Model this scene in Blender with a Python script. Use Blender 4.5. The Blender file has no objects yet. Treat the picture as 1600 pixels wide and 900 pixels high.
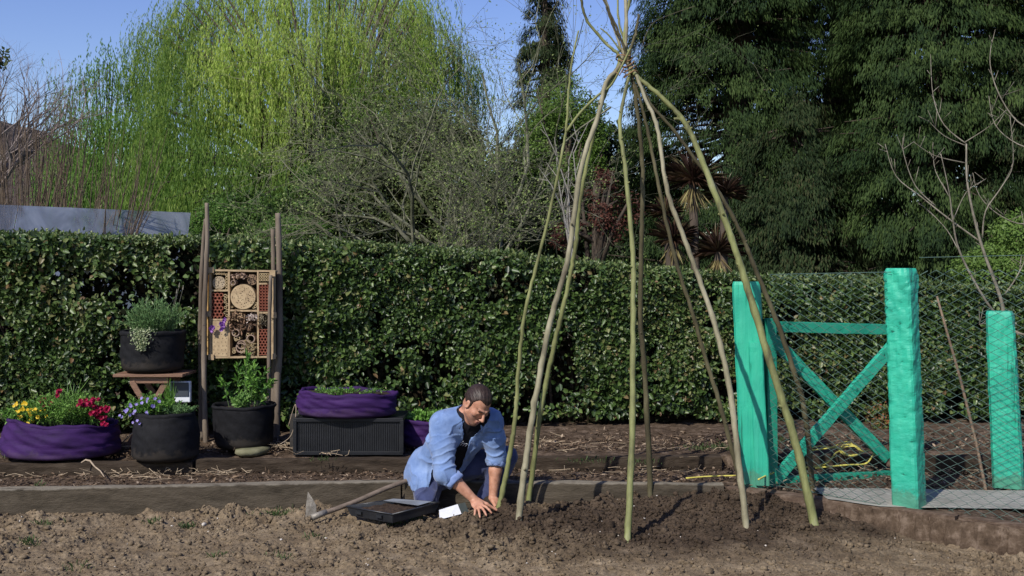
import bpy, math, random
import numpy as np
from mathutils import Vector, Matrix

# ------------------------------------------------------------------ camera, sky, sun, exposure
scene = bpy.context.scene
COL = scene.collection
CH = 1.66            # camera height
FPX = 1778.0         # focal length in photo pixels (1600 wide)
HY = 415.0           # horizon row
cam_d = bpy.data.cameras.new("camera")
cam_d.sensor_width = 36.0
cam_d.lens = 36.0 * FPX / 1600.0
cam_d.shift_y = (HY - 450.0) / 1600.0
cam_d.clip_start = 0.1
cam_d.clip_end = 2000
cam = bpy.data.objects.new("camera", cam_d)
cam.location = (0, 0, CH)
cam.rotation_euler = (math.radians(90), 0, 0)
COL.objects.link(cam)
scene.camera = cam

SUN_ELEV = 41.0
SUN_AZ = 33.0        # degrees to the left of straight behind the camera
world = bpy.data.worlds.new("World")
scene.world = world
world.use_nodes = True
wn = world.node_tree.nodes
wl = world.node_tree.links
bg = wn["Background"]
sky = wn.new("ShaderNodeTexSky")
sky.sky_type = 'NISHITA'
sky.sun_disc = False
sky.sun_elevation = math.radians(SUN_ELEV)
sky.sun_rotation = math.radians(180 + SUN_AZ)
sky.altitude = 50
sky.air_density = 1.0
sky.dust_density = 0.6
sky.ozone_density = 2.2
hs = wn.new("ShaderNodeHueSaturation")
hs.inputs['Hue'].default_value = 0.525
hs.inputs['Saturation'].default_value = 1.2
wl.new(sky.outputs[0], hs.inputs['Color'])
wl.new(hs.outputs[0], bg.inputs[0])
bg.inputs[1].default_value = 0.132

sun_d = bpy.data.lights.new("sun", 'SUN')
sun_d.energy = 4.6
sun_d.angle = math.radians(0.53)
sun_d.color = (1.0, 0.95, 0.87)
sun = bpy.data.objects.new("sun", sun_d)
_a, _e = math.radians(SUN_AZ), math.radians(SUN_ELEV)
to_sun = Vector((-math.sin(_a) * math.cos(_e), -math.cos(_a) * math.cos(_e), math.sin(_e)))
sun.rotation_euler = (-to_sun).to_track_quat('-Z', 'Y').to_euler()
sun.location = (-5, -6, 9)
COL.objects.link(sun)

vs = scene.view_settings
vs.view_transform = 'Standard'
vs.look = 'None'
vs.exposure = 0.12
vs.gamma = 1.0
vs.use_curve_mapping = False
scene.cycles.max_bounces = 6
scene.cycles.transparent_max_bounces = 12

# ------------------------------------------------------------------ helpers
R = random.Random(7)
def rng(s): return np.random.default_rng(s)

def W(px, py, Y):
    """photo pixel at distance Y -> world point"""
    return Vector(((px - 800.0) * Y / FPX, Y, CH - (py - HY) * Y / FPX))

def G(px, py, z):
    """photo pixel on a level at height z -> world point"""
    Y = (CH - z) * FPX / (py - HY)
    return Vector(((px - 800.0) * Y / FPX, Y, z))

def _hash(ix, iy, iz, seed):
    h = (ix.astype(np.int64) * 374761393 + iy.astype(np.int64) * 668265263 + iz.astype(np.int64) * 2147483647 + seed * 974711) & 0xffffffff
    h = ((h ^ (h >> 13)) * 1274126177) & 0xffffffff
    h = (h ^ (h >> 16)) & 0xffff
    return h / 32767.5 - 1.0

def noise(x, y, z=0.0, seed=0):
    x = np.asarray(x, float); y = np.asarray(y, float)
    z = np.broadcast_to(np.asarray(z, float), x.shape)
    fx, fy, fz = np.floor(x), np.floor(y), np.floor(z)
    tx, ty, tz = x - fx, y - fy, z - fz
    tx, ty, tz = [t * t * (3 - 2 * t) for t in (tx, ty, tz)]
    r = 0
    for dx in (0, 1):
        for dy in (0, 1):
            for dz in (0, 1):
                w = (tx if dx else 1 - tx) * (ty if dy else 1 - ty) * (tz if dz else 1 - tz)
                r = r + w * _hash(fx + dx, fy + dy, fz + dz, seed)
    return r

def fbm(x, y, z=0.0, seed=0, octv=4, gain=0.5):
    r, a = 0, 1.0
    x = np.asarray(x, float); y = np.asarray(y, float); z = np.asarray(z, float)
    for i in range(octv):
        r = r + a * noise(x, y, z, seed + i * 17)
        x, y, z, a = x * 2.03 + 3.1, y * 2.03 + 1.7, z * 2.03 + 5.3, a * gain
    return r

def raw_mesh(name, V, loops, starts, totals, smooth=False, attr=None):
    me = bpy.data.meshes.new(name)
    V = np.asarray(V, np.float32)
    me.vertices.add(len(V)); me.vertices.foreach_set('co', V.ravel())
    me.loops.add(len(loops)); me.loops.foreach_set('vertex_index', np.asarray(loops, np.int32))
    me.polygons.add(len(starts))
    me.polygons.foreach_set('loop_start', np.asarray(starts, np.int32))
    me.polygons.foreach_set('loop_total', np.asarray(totals, np.int32))
    if smooth: me.polygons.foreach_set('use_smooth', np.ones(len(starts), bool))
    if attr:
        for k, a in attr.items():
            at = me.attributes.new(k, 'FLOAT', 'POINT'); at.data.foreach_set('value', np.asarray(a, np.float32))
    me.update(calc_edges=True)
    me.validate()
    return me

def link(name, me, mat, parent=None):
    o = bpy.data.objects.new(name, me); COL.objects.link(o)
    if mat is not None: me.materials.append(mat)
    if parent is not None: o.parent = parent
    return o

def tag(o, label, cat, group=None, kind=None):
    o['label'] = label; o['category'] = cat
    if group: o['group'] = group
    if kind: o['kind'] = kind
    return o

def struct(o):
    o['kind'] = 'structure'; return o

def empty(name, label, cat, loc=(0, 0, 0), group=None):
    o = bpy.data.objects.new(name, None); COL.objects.link(o)
    o.empty_display_size = 0.1
    o.location = loc
    tag(o, label, cat, group)
    return o

class MB:
    """collects shapes into one mesh (world coordinates)"""
    def __init__(s): s.v = []; s.f = []; s.n = 0
    def add(s, V, F):
        s.v.extend([tuple(p) for p in V]); s.f.extend([tuple(i + s.n for i in f) for f in F]); s.n += len(V)
    def tube(s, pts, rad, sides=6, cap=True, flat=1.0):
        P = [Vector(p) for p in pts]; n = len(P)
        rads = rad if hasattr(rad, '__len__') else [rad] * n
        V = []; F = []; up = None
        for i in range(n):
            t = (P[min(i + 1, n - 1)] - P[max(i - 1, 0)])
            if t.length < 1e-9: t = Vector((0, 0, 1))
            t.normalize()
            if up is None:
                up = Vector((0, 0, 1)) if abs(t.z) < .9 else Vector((1, 0, 0))
            a = t.cross(up).normalized(); b = a.cross(t).normalized(); up = b
            for k in range(sides):
                th = 2 * math.pi * k / sides
                V.append(P[i] + a * (rads[i] * math.cos(th)) + b * (rads[i] * flat * math.sin(th)))
        for i in range(n - 1):
            for k in range(sides):
                k2 = (k + 1) % sides
                F.append((i * sides + k, i * sides + k2, (i + 1) * sides + k2, (i + 1) * sides + k))
        if cap:
            F.append(tuple(range(sides - 1, -1, -1))); F.append(tuple((n - 1) * sides + k for k in range(sides)))
        s.add(V, F); return s
    def box(s, c, size, M=None, jit=0.0):
        c = Vector(c); hx, hy, hz = [q / 2 for q in size]
        V = []
        for x in (-1, 1):
            for y in (-1, 1):
                for z in (-1, 1):
                    p = Vector((x * hx, y * hy, z * hz))
                    if jit: p += Vector((R.uniform(-jit, jit), R.uniform(-jit, jit), R.uniform(-jit, jit)))
                    V.append(c + (M @ p if M is not None else p))
        s.add(V, [(0, 1, 3, 2), (4, 6, 7, 5), (0, 4, 5, 1), (2, 3, 7, 6), (0, 2, 6, 4), (1, 5, 7, 3)]); return s
    def lathe(s, prof, c, sides=32, fn=None):
        c = Vector(c); V = []; F = []; n = len(prof)
        for i, (r, z) in enumerate(prof):
            for k in range(sides):
                th = 2 * math.pi * k / sides
                rr, zz = (r, z) if fn is None else fn(r, z, th)
                V.append((c.x + rr * math.cos(th), c.y + rr * math.sin(th), c.z + zz))
        for i in range(n - 1):
            for k in range(sides):
                k2 = (k + 1) % sides
                F.append((i * sides + k, i * sides + k2, (i + 1) * sides + k2, (i + 1) * sides + k))
        F.append(tuple(range(sides - 1, -1, -1))); F.append(tuple((n - 1) * sides + k for k in range(sides)))
        s.add(V, F); return s
    def grid(s, P):
        """P: 2D list of points -> sheet"""
        n, m = len(P), len(P[0]); V = [p for row in P for p in row]
        F = [(i * m + j, i * m + j + 1, (i + 1) * m + j + 1, (i + 1) * m + j) for i in range(n - 1) for j in range(m - 1)]
        s.add(V, F); return s
    def build(s, name, mat, parent=None, smooth=False, bevel=0.0):
        me = bpy.data.meshes.new(name); me.from_pydata(s.v, [], s.f); me.update()
        if smooth: me.polygons.foreach_set('use_smooth', np.ones(len(me.polygons), bool))
        o = link(name, me, mat, parent)
        if bevel > 0:
            b = o.modifiers.new('bevel', 'BEVEL'); b.width = bevel; b.segments = 2; b.limit_method = 'ANGLE'
        return o

def sub_board(mb, a, b, w, h, n=24, wob=0.004, seed=0, sharp=4.0):
    """a long beam from a to b (centre line) with width w (across), height h; slightly worn surface"""
    a, b = Vector(a), Vector(b); t = (b - a); L = t.length; t.normalize()
    side = Vector((t.y, -t.x, 0))
    if side.length < .1: side = Vector((1, 0, 0))
    side.normalize(); up = side.cross(t) * -1 if (side.cross(t)).z < 0 and abs(t.z) < .9 else side.cross(t)
    rr = random.Random(seed)
    sec = []
    m = 5
    for (sx, sy, ex, ey) in ((-1, -1, 1, -1), (1, -1, 1, 1), (1, 1, -1, 1), (-1, 1, -1, -1)):
        for k in range(m):
            f = k / m; sec.append((sx + (ex - sx) * f, sy + (ey - sy) * f))
    S = len(sec); ph = [rr.uniform(0, 6.28) for _ in range(6)]
    V = []; F = []
    for i in range(n + 1):
        u = i / n
        p = a + t * (L * u)
        for k, (x, y) in enumerate(sec):
            q = math.pow(abs(x) ** 14 + abs(y) ** 14, 1 / 14.0); x2, y2 = x / q, y / q
            d = wob * (math.sin(u * L * 4 + ph[0] + k * .7) + .7 * math.sin(u * L * 11 + ph[1] + k * 1.9) + rr.uniform(-.6, .6))
            V.append(p + side * (x2 * (w / 2 + d)) + up * (y2 * (h / 2 + d)))
    for i in range(n):
        for k in range(S):
            k2 = (k + 1) % S
            F.append((i * S + k, (i + 1) * S + k, (i + 1) * S + k2, i * S + k2))
    F.append(tuple(range(S))); F.append(tuple(n * S + k for k in range(S - 1, -1, -1)))
    mb.add(V, F)

# ------------------------------------------------------------------ materials
def new_mat(name):
    m = bpy.data.materials.new(name); m.use_nodes = True
    nt = m.node_tree; p = nt.nodes['Principled BSDF']
    return m, nt, nt.nodes, nt.links, p

def ramp(nodes, cols, pos=None, interp='LINEAR'):
    r = nodes.new('ShaderNodeValToRGB'); cr = r.color_ramp; cr.interpolation = interp
    n = len(cols); pos = pos or [i / (n - 1) for i in range(n)]
    while len(cr.elements) < n: cr.elements.new(0.5)
    for e, c, p in zip(cr.elements, cols, pos):
        e.position = p; e.color = (c[0], c[1], c[2], 1)
    return r

def surf(name, cols, scale=8.0, rough=0.8, bump=0.3, bdist=0.01, detail=8, stretch=(1, 1, 1), bscale=None, spec=0.3, pos=None, metallic=0.0, sheen=0.0, distort=0.0):
    m, nt, N, L, p = new_mat(name)
    tc = N.new('ShaderNodeTexCoord'); mp = N.new('ShaderNodeMapping'); mp.inputs['Scale'].default_value = stretch
    L.new(tc.outputs['Object'], mp.inputs[0])
    n1 = N.new('ShaderNodeTexNoise'); n1.inputs['Scale'].default_value = scale; n1.inputs['Detail'].default_value = detail
    n1.inputs['Roughness'].default_value = 0.65; n1.inputs['Distortion'].default_value = distort
    L.new(mp.outputs[0], n1.inputs['Vector'])
    r = ramp(N, cols, pos or [0.3 + 0.4 * i / (len(cols) - 1) for i in range(len(cols))])
    L.new(n1.outputs[0], r.inputs[0]); L.new(r.outputs[0], p.inputs['Base Color'])
    n2 = N.new('ShaderNodeTexNoise'); n2.inputs['Scale'].default_value = bscale or scale * 4; n2.inputs['Detail'].default_value = 6
    L.new(mp.outputs[0], n2.inputs['Vector'])
    b = N.new('ShaderNodeBump'); b.inputs['Strength'].default_value = bump; b.inputs['Distance'].default_value = bdist
    L.new(n2.outputs[0], b.inputs['Height']); L.new(b.outputs[0], p.inputs['Normal'])
    p.inputs['Roughness'].default_value = rough; p.inputs['Specular IOR Level'].default_value = spec
    p.inputs['Metallic'].default_value = metallic
    if sheen: p.inputs['Sheen Weight'].default_value = sheen
    return m

def leafm(name, cols, rough=0.5, trans=0.3, spec=0.4, tone=None, pos=None):
    """leaf colour by leaf (random per island); attribute tone shifts it toward the colours in `tone`"""
    m, nt, N, L, p = new_mat(name)
    g = N.new('ShaderNodeNewGeometry')
    r = ramp(N, cols, pos); L.new(g.outputs['Random Per Island'], r.inputs[0])
    colout = r.outputs[0]
    if tone:
        r2 = ramp(N, tone); L.new(g.outputs['Random Per Island'], r2.inputs[0])
        at = N.new('ShaderNodeAttribute'); at.attribute_name = 'tone'
        mx = N.new('ShaderNodeMix'); mx.data_type = 'RGBA'
        L.new(at.outputs['Fac'], mx.inputs['Factor']); L.new(colout, mx.inputs[6]); L.new(r2.outputs[0], mx.inputs[7])
        colout = mx.outputs[2]
    L.new(colout, p.inputs['Base Color'])
    p.inputs['Roughness'].default_value = rough; p.inputs['Specular IOR Level'].default_value = spec
    if trans > 0:
        t = N.new('ShaderNodeBsdfTranslucent'); L.new(colout, t.inputs['Color'])
        ms = N.new('ShaderNodeMixShader'); ms.inputs[0].default_value = trans
        L.new(p.outputs[0], ms.inputs[1]); L.new(t.outputs[0], ms.inputs[2])
        L.new(ms.outputs[0], N['Material Output'].inputs[0])
    return m

def leaves(name, mat, P, D, Nn, length, width, parent=None, fold=0.25, tone=None, simple=False, droop=0.0):
    """many separate leaves. P base point, D direction, Nn facing normal (arrays N,3)"""
    P = np.asarray(P, float); n = len(P)
    D = np.asarray(D, float); D = D / (np.linalg.norm(D, axis=1, keepdims=True) + 1e-9)
    S = np.cross(D, Nn); S /= (np.linalg.norm(S, axis=1, keepdims=True) + 1e-9)
    U = np.cross(S, D)
    length = np.broadcast_to(length, (n,))[:, None]; width = np.broadcast_to(width, (n,))[:, None]
    if simple:
        V = np.stack([P, P + D * length * .45 + S * width * .5, P + D * length - U * length * droop, P + D * length * .45 - S * width * .5], 1)
        loops = np.arange(n * 4); starts = np.arange(n) * 4; tot = np.full(n, 4); per = 4
    else:
        h = U * width * fold
        tip = P + D * length - U * length * droop
        V = np.stack([P, P + D * length * .28 + S * width * .46 + h, P + D * length * .68 + S * width * .38 + h,
                      tip, P + D * length * .68 - S * width * .38 + h, P + D * length * .28 - S * width * .46 + h], 1)
        base = (np.arange(n) * 6)[:, None]
        loops = np.concatenate([base + np.array([[0, 1, 2, 3]]), base + np.array([[0, 3, 4, 5]])], 1).ravel()
        starts = np.arange(n * 2) * 4; tot = np.full(n * 2, 4); per = 6
    attr = {'tone': np.repeat(np.broadcast_to(tone, (n,)), per)} if tone is not None else None
    me = raw_mesh(name, V.reshape(-1, 3), loops, starts, tot, attr=attr)
    return link(name, me, mat, parent)

def rdir(g, n):
    v = g.normal(size=(n, 3)); return v / np.linalg.norm(v, axis=1, keepdims=True)

def sheet(name, mat, x0, x1, y0, y1, nx, ny, zf, attr=None):
    xs = np.linspace(x0, x1, nx); ys = np.linspace(y0, y1, ny)
    X, Y = np.meshgrid(xs, ys); Z = zf(X, Y)
    V = np.stack([X, Y, Z], -1).reshape(-1, 3)
    i = (np.arange(ny - 1)[:, None] * nx + np.arange(nx - 1)[None]).ravel()
    loops = np.stack([i, i + 1, i + nx + 1, i + nx], 1).ravel()
    at = {k: f(X, Y).ravel() for k, f in attr.items()} if attr else None
    me = raw_mesh(name, V, loops, np.arange(len(i)) * 4, np.full(len(i), 4), smooth=True, attr=at)
    return link(name, me, mat)

# ------------------------------------------------------------------ timber line of the bed (shared by ground and timbers)
TZ = 0.17
EDGE = [G(-140, 768, TZ), G(640, 752, TZ), G(1132, 757, TZ), G(1494, 808, TZ), G(1760, 842, TZ)]
EX = np.array([p.x for p in EDGE]); EY = np.array([p.y for p in EDGE])
def edge_y(x): return np.interp(x, EX, EY)

MC = G(1010, 800, 0.08)
def mound(X, Y):
    a = np.exp(-(((X - 0.95) / 1.25) ** 2) ** 1.5) * np.exp(-(((Y - 7.25) / 0.62) ** 2) ** 1.3)
    b = np.exp(-(((X - 1.9) / 0.6) ** 2 + ((Y - 7.4) / 0.3) ** 2))
    c = np.exp(-(((X - 1.45) / 0.75) ** 2) ** 1.3) * np.exp(-(((Y - 7.62) / 0.26) ** 2))
    r = 0.088 * a + 0.05 * b + .05 * c
    for (px, py, z) in ((810, 812, .08), (779, 797, .05), (826, 783, .06), (981, 832, .08), (1016, 765, .13), (1158, 775, .12), (1166, 821, .08), (1271, 813, .08)):
        q = G(px, py, z); d2 = ((X - q.x) ** 2 + (Y - q.y) ** 2); r = r + .016 * np.exp(-d2 / .0045) + .012 * np.exp(-d2 / .02) 
    return r
def soil_h(X, Y):
    X = np.asarray(X, float); Y = np.asarray(Y, float)
    m = mound(X, Y)
    lump = fbm(X * 3.1, Y * 3.1, 0, 3, 3) * 0.020
    n = fbm(X * 9 + .6 * noise(X * 4, Y * 4, 0, 2), Y * 9, 0, 11, 5, 0.62)
    rough = np.clip(.62 + .9 * fbm(X * 1.1, Y * 1.5, 0, 19, 3) + 3 * m, .42, 1.25)
    clod = np.maximum(0, n - 0.15) * 0.040 * rough - np.maximum(0, -n - .45) * .022 * rough
    fine = (fbm(X * 34, Y * 34, 0, 23, 3, 0.65) * 0.0075) * (.45 + .55 * rough)
    return m + lump + clod * (1 + 3 * m) + fine - 0.012
def damp(X, Y):
    n = fbm(X * 4, Y * 4, 0, 41, 4) * 0.35
    d = ((X - 0.98) / 1.75) ** 2 + ((Y - 7.18) / 0.78) ** 2
    return np.clip(1.5 - d * 1.25 + n, 0, 1)
# ------------------------------------------------------------------ ground
def soil_material():
    m, nt, N, L, p = new_mat('soil')
    tc = N.new('ShaderNodeTexCoord')
    n1 = N.new('ShaderNodeTexNoise'); n1.inputs['Scale'].default_value = 5; n1.inputs['Detail'].default_value = 10; n1.inputs['Roughness'].default_value = .7
    n2 = N.new('ShaderNodeTexNoise'); n2.inputs['Scale'].default_value = 60; n2.inputs['Detail'].default_value = 6; n2.inputs['Roughness'].default_value = .7
    L.new(tc.outputs['Object'], n1.inputs['Vector']); L.new(tc.outputs['Object'], n2.inputs['Vector'])
    dry = ramp(N, [(.105, .077, .048), (.185, .143, .093), (.285, .230, .158)], [.3, .5, .7]); L.new(n1.outputs[0], dry.inputs[0])
    wet = ramp(N, [(.030, .021, .014), (.066, .048, .033), (.125, .094, .066)], [.3, .52, .75]); L.new(n1.outputs[0], wet.inputs[0])
    at = N.new('ShaderNodeAttribute'); at.attribute_name = 'damp'
    mx = N.new('ShaderNodeMix'); mx.data_type = 'RGBA'
    L.new(at.outputs['Fac'], mx.inputs['Factor']); L.new(dry.outputs[0], mx.inputs[6]); L.new(wet.outputs[0], mx.inputs[7])
    sp = ramp(N, [(.6, .6, .6), (1.25, 1.2, 1.15)], [.35, .68]); L.new(n2.outputs[0], sp.inputs[0])
    mu = N.new('ShaderNodeMix'); mu.data_type = 'RGBA'; mu.blend_type = 'MULTIPLY'; mu.inputs['Factor'].default_value = 1
    L.new(mx.outputs[2], mu.inputs[6]); L.new(sp.outputs[0], mu.inputs[7]); L.new(mu.outputs[2], p.inputs['Base Color'])
    b = N.new('ShaderNodeBump'); b.inputs['Strength'].default_value = .8; b.inputs['Distance'].default_value = .012
    L.new(n2.outputs[0], b.inputs['Height']); L.new(b.outputs[0], p.inputs['Normal'])
    p.inputs['Roughness'].default_value = .95; p.inputs['Specular IOR Level'].default_value = .15
    return m
M_soil = soil_material()
M_mulch = surf('mulch_earth', [(.028, .019, .013), (.080, .056, .038), (.18, .135, .10)], 14, .95, .9, .015, spec=.1)
M_field = surf('field', [(.03, .045, .015), (.06, .08, .03)], 3, .95, .4, .05, spec=.1)
M_concrete = surf('path_concrete', [(.20, .195, .165), (.29, .28, .245), (.37, .355, .31)], 6, .9, .25, .004)
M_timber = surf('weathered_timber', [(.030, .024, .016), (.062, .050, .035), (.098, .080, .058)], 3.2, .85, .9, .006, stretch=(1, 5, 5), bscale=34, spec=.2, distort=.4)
def sunlit_top(m, z0, col):  # paler top edge: sunlight on the timber tops put into the base colour
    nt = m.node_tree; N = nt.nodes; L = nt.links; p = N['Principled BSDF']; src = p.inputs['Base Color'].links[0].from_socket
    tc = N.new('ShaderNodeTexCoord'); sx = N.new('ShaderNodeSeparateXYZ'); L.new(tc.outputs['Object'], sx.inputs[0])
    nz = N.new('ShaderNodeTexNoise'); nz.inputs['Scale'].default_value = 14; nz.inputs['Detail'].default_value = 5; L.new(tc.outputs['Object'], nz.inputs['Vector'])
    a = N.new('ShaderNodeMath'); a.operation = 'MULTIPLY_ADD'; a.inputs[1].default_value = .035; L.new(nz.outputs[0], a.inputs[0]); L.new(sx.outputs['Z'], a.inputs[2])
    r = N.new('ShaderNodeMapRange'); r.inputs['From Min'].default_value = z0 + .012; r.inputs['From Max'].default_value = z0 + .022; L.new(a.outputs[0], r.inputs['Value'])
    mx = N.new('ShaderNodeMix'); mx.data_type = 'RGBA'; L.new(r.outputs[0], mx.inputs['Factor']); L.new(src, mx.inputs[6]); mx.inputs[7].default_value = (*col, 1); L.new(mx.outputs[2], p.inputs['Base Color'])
sunlit_top(M_timber, TZ - .006, (.165, .145, .112))
M_timber3 = surf('damp_timber', [(.018, .013, .009), (.040, .029, .020), (.075, .058, .042)], 4, .9, .9, .006, stretch=(1, 5, 5), bscale=34, spec=.15, distort=.5)
M_timber2 = surf('red_brown_timber', [(.045, .029, .02), (.095, .065, .045), (.16, .12, .09)], 5, .85, .7, .004, stretch=(2, 6, 9), bscale=30, spec=.2)

struct(sheet('ground', M_field, -600, 600, -40, 900, 40, 40, lambda X, Y: 0 * X - 0.12))
bed = sheet('soil_bed', M_soil, -5.2, 5.2, 4.9, 8.15, 1250, 470,
            lambda X, Y: np.where(Y > edge_y(X) + .05, -0.05, soil_h(X, Y)), {'damp': damp})
struct(bed)
def terr1(X, Y):
    return 0.142 + fbm(X * 6, Y * 6, 0, 5, 4) * .010 + np.where(Y < edge_y(X) + .03, -.3, 0)
struct(sheet('lower_terrace', M_mulch, -5.5, 8.5, 6.3, 8.6, 400, 120, terr1))
UP_L, UP_R = 8.2, 8.42
def terr2(X, Y):
    s = np.interp(X, [-5, -2.4, -2.3, 1.6, 6], [UP_L, UP_L, UP_R, 8.5, 8.8]) + .07
    return 0.225 + fbm(X * 5, Y * 5, 0, 8, 4) * .014 + np.clip((Y - 8.8) * .05, 0, .04) - np.where(Y < s, .35, 0)
struct(sheet('upper_terrace', M_mulch, -6.5, 9.5, 7.9, 12.5, 420, 200, terr2))
# concrete path beside the gate
pa, pb = G(1275, 768, .155), G(2250, 783, .155)
pm = MB(); P_ = []
for i in range(60):
    f = i / 59; row = []
    c = pa.lerp(pb, f)
    for j in range(8):
        y = c.y + .10 - j * .085
        y = max(y, float(edge_y(c.x)) + .05)
        row.append((c.x + .004 * math.sin(j * 3 + i), y, .163 + .001 * math.sin(i * 1.3 + j)))
    P_.append(row)
pm.grid(P_)
struct(pm.build('path', M_concrete, smooth=True))

# distant ridge on the left
def hill():
    g = MB(); rows = []
    for i in range(60):
        x = -75 + i * 1.6
        top = 1.5 + 12.6 * math.exp(-((x + 47) / 24.0) ** 2) + .12 * math.sin(i * 1.1) + .10 * math.sin(i * 2.7)
        rows.append([(x, 78 + 10 * f, -.2 + (top + .2) * math.sin(f * math.pi / 2) if f <= 1 else top - (f - 1) * 8) for f in (0, .2, .4, .6, .8, 1, 1.4, 2)])
    g.grid(rows)
    struct(g.build('hills', surf('hill_cover', [(.035, .03, .028), (.07, .055, .05), (.06, .06, .035)], .8, .95, .8, .6, spec=.05), smooth=True))
hill()

# ------------------------------------------------------------------ bed timbers
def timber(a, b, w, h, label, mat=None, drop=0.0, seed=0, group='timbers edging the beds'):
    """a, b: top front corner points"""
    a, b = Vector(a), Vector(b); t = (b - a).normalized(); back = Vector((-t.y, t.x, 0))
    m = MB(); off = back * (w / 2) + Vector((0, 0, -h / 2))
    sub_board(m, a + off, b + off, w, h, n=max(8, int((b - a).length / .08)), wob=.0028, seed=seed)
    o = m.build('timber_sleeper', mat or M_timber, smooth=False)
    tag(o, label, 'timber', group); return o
e0, e1, e2, e3, e4 = EDGE
jx = G(626, 752.3, TZ)
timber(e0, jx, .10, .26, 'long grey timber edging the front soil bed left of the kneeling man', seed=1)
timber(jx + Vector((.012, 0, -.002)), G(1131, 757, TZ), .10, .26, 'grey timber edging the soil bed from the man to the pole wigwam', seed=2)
timber(e2 + Vector((.015, -.01, -.012)), G(1492, 807, TZ - .01), .10, .26, 'red brown timber angling past the foot of the green gate', M_timber2, seed=3)
timber(G(1498, 807, TZ - .012), e4 + Vector((0, 0, -.01)), .10, .26, 'short timber at the far right below the wire fence', M_timber2, seed=4)
timber(G(-150, 727, .235), G(300, 722, .235), .10, .14, 'weathered upper timber below the purple flower bag on the left', M_timber3, seed=5)
timber(G(306, 719, .245), G(672, 717, .245), .10, .12, 'weathered upper timber below the black crate', M_timber3, seed=6)
timber(G(690, 716, .245), G(1128, 713, .245), .10, .12, 'upper timber behind the wigwam poles', M_timber3, seed=7)
timber(G(1438, 714, .27), G(1640, 712, .27), .10, .14, 'upper timber behind the wire fence on the right', M_timber3, seed=8)
timber(G(1205, 712, .25), G(1385, 712, .25), .10, .12, 'upper timber seen through the green gate', M_timber3, seed=9)
# stake
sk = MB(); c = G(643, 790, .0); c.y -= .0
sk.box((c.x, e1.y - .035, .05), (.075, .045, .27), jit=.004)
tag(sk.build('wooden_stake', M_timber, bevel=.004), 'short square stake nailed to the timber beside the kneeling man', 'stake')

# ------------------------------------------------------------------ loose stuff on the soil
def lumps(name, mat, n, seed, region, size, attr_damp=False, label='', lab2=''):
    g = rng(seed)
    X, Y = region(g, n)
    keep = (Y < edge_y(X) - .02) & (g.uniform(0, 1, n) < np.clip(.55 + .9 * fbm(X * 1.1, Y * 1.5, 0, 19, 3) + 4 * mound(X, Y), .4, 1))
    X, Y = X[keep], Y[keep]; n = len(X)
    Z = soil_h(X, Y)
    ico = np.array([(0, 0, 1), (.89, 0, .45), (.28, .85, .45), (-.72, .53, .45), (-.72, -.53, .45), (.28, -.85, .45),
                    (.72, .53, -.45), (-.28, .85, -.45), (-.89, 0, -.45), (-.28, -.85, -.45), (.72, -.53, -.45), (0, 0, -1)])
    F = np.array([(0, 1, 2), (0, 2, 3), (0, 3, 4), (0, 4, 5), (0, 5, 1), (1, 6, 2), (2, 7, 3), (3, 8, 4), (4, 9, 5), (5, 10, 1),
                  (6, 7, 2), (7, 8, 3), (8, 9, 4), (9, 10, 5), (10, 6, 1), (11, 7, 6), (11, 8, 7), (11, 9, 8), (11, 10, 9), (11, 6, 10)])
    s = size(g, n)[:, None, None]
    V = ico[None] * (1 + g.uniform(-.5, .45, (n, 12, 1))) * s * (1 + g.uniform(-.3, .3, (n, 1, 3)))
    V[:, :, 2] *= .75
    V += np.stack([X, Y, Z + s[:, 0, 0] * .25], 1)[:, None]
    loops = (np.arange(n)[:, None, None] * 12 + F[None]).ravel()
    me = raw_mesh(name, V.reshape(-1, 3), loops, np.arange(n * 20) * 3, np.full(n * 20, 3), attr={'damp': np.repeat(damp(X, Y), 12)})
    o = link(name, me, mat); tag(o, label, lab2, kind='stuff'); return o
lumps('soil_clods', M_soil, 40000, 5, lambda g, n: (g.uniform(-4, 4, n), g.uniform(5.7, 8, n)), lambda g, n: np.minimum(.003 + g.exponential(.0036, n), .024),
      label='crumbly clods of earth scattered over the bed', lab2='soil clods')
lumps('soil_crumbs', M_soil, 14000, 15, lambda g, n: (g.normal(.95, .75, n), g.normal(7.1, .32, n)), lambda g, n: np.minimum(.003 + g.exponential(.0048, n), .024),
      label='dark damp clods heaped around the feet of the poles', lab2='soil clods')
M_stone = surf('pebble', [(.35, .31, .26), (.6, .56, .5)], 30, .7, .2)
lumps('pebbles', M_stone, 260, 6, lambda g, n: (g.uniform(-3.6, 3.4, n), g.uniform(5.9, 7.8, n)), lambda g, n: .003 + g.exponential(.0025, n),
      label='small pale pebbles lying on the soil', lab2='pebbles')

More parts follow.
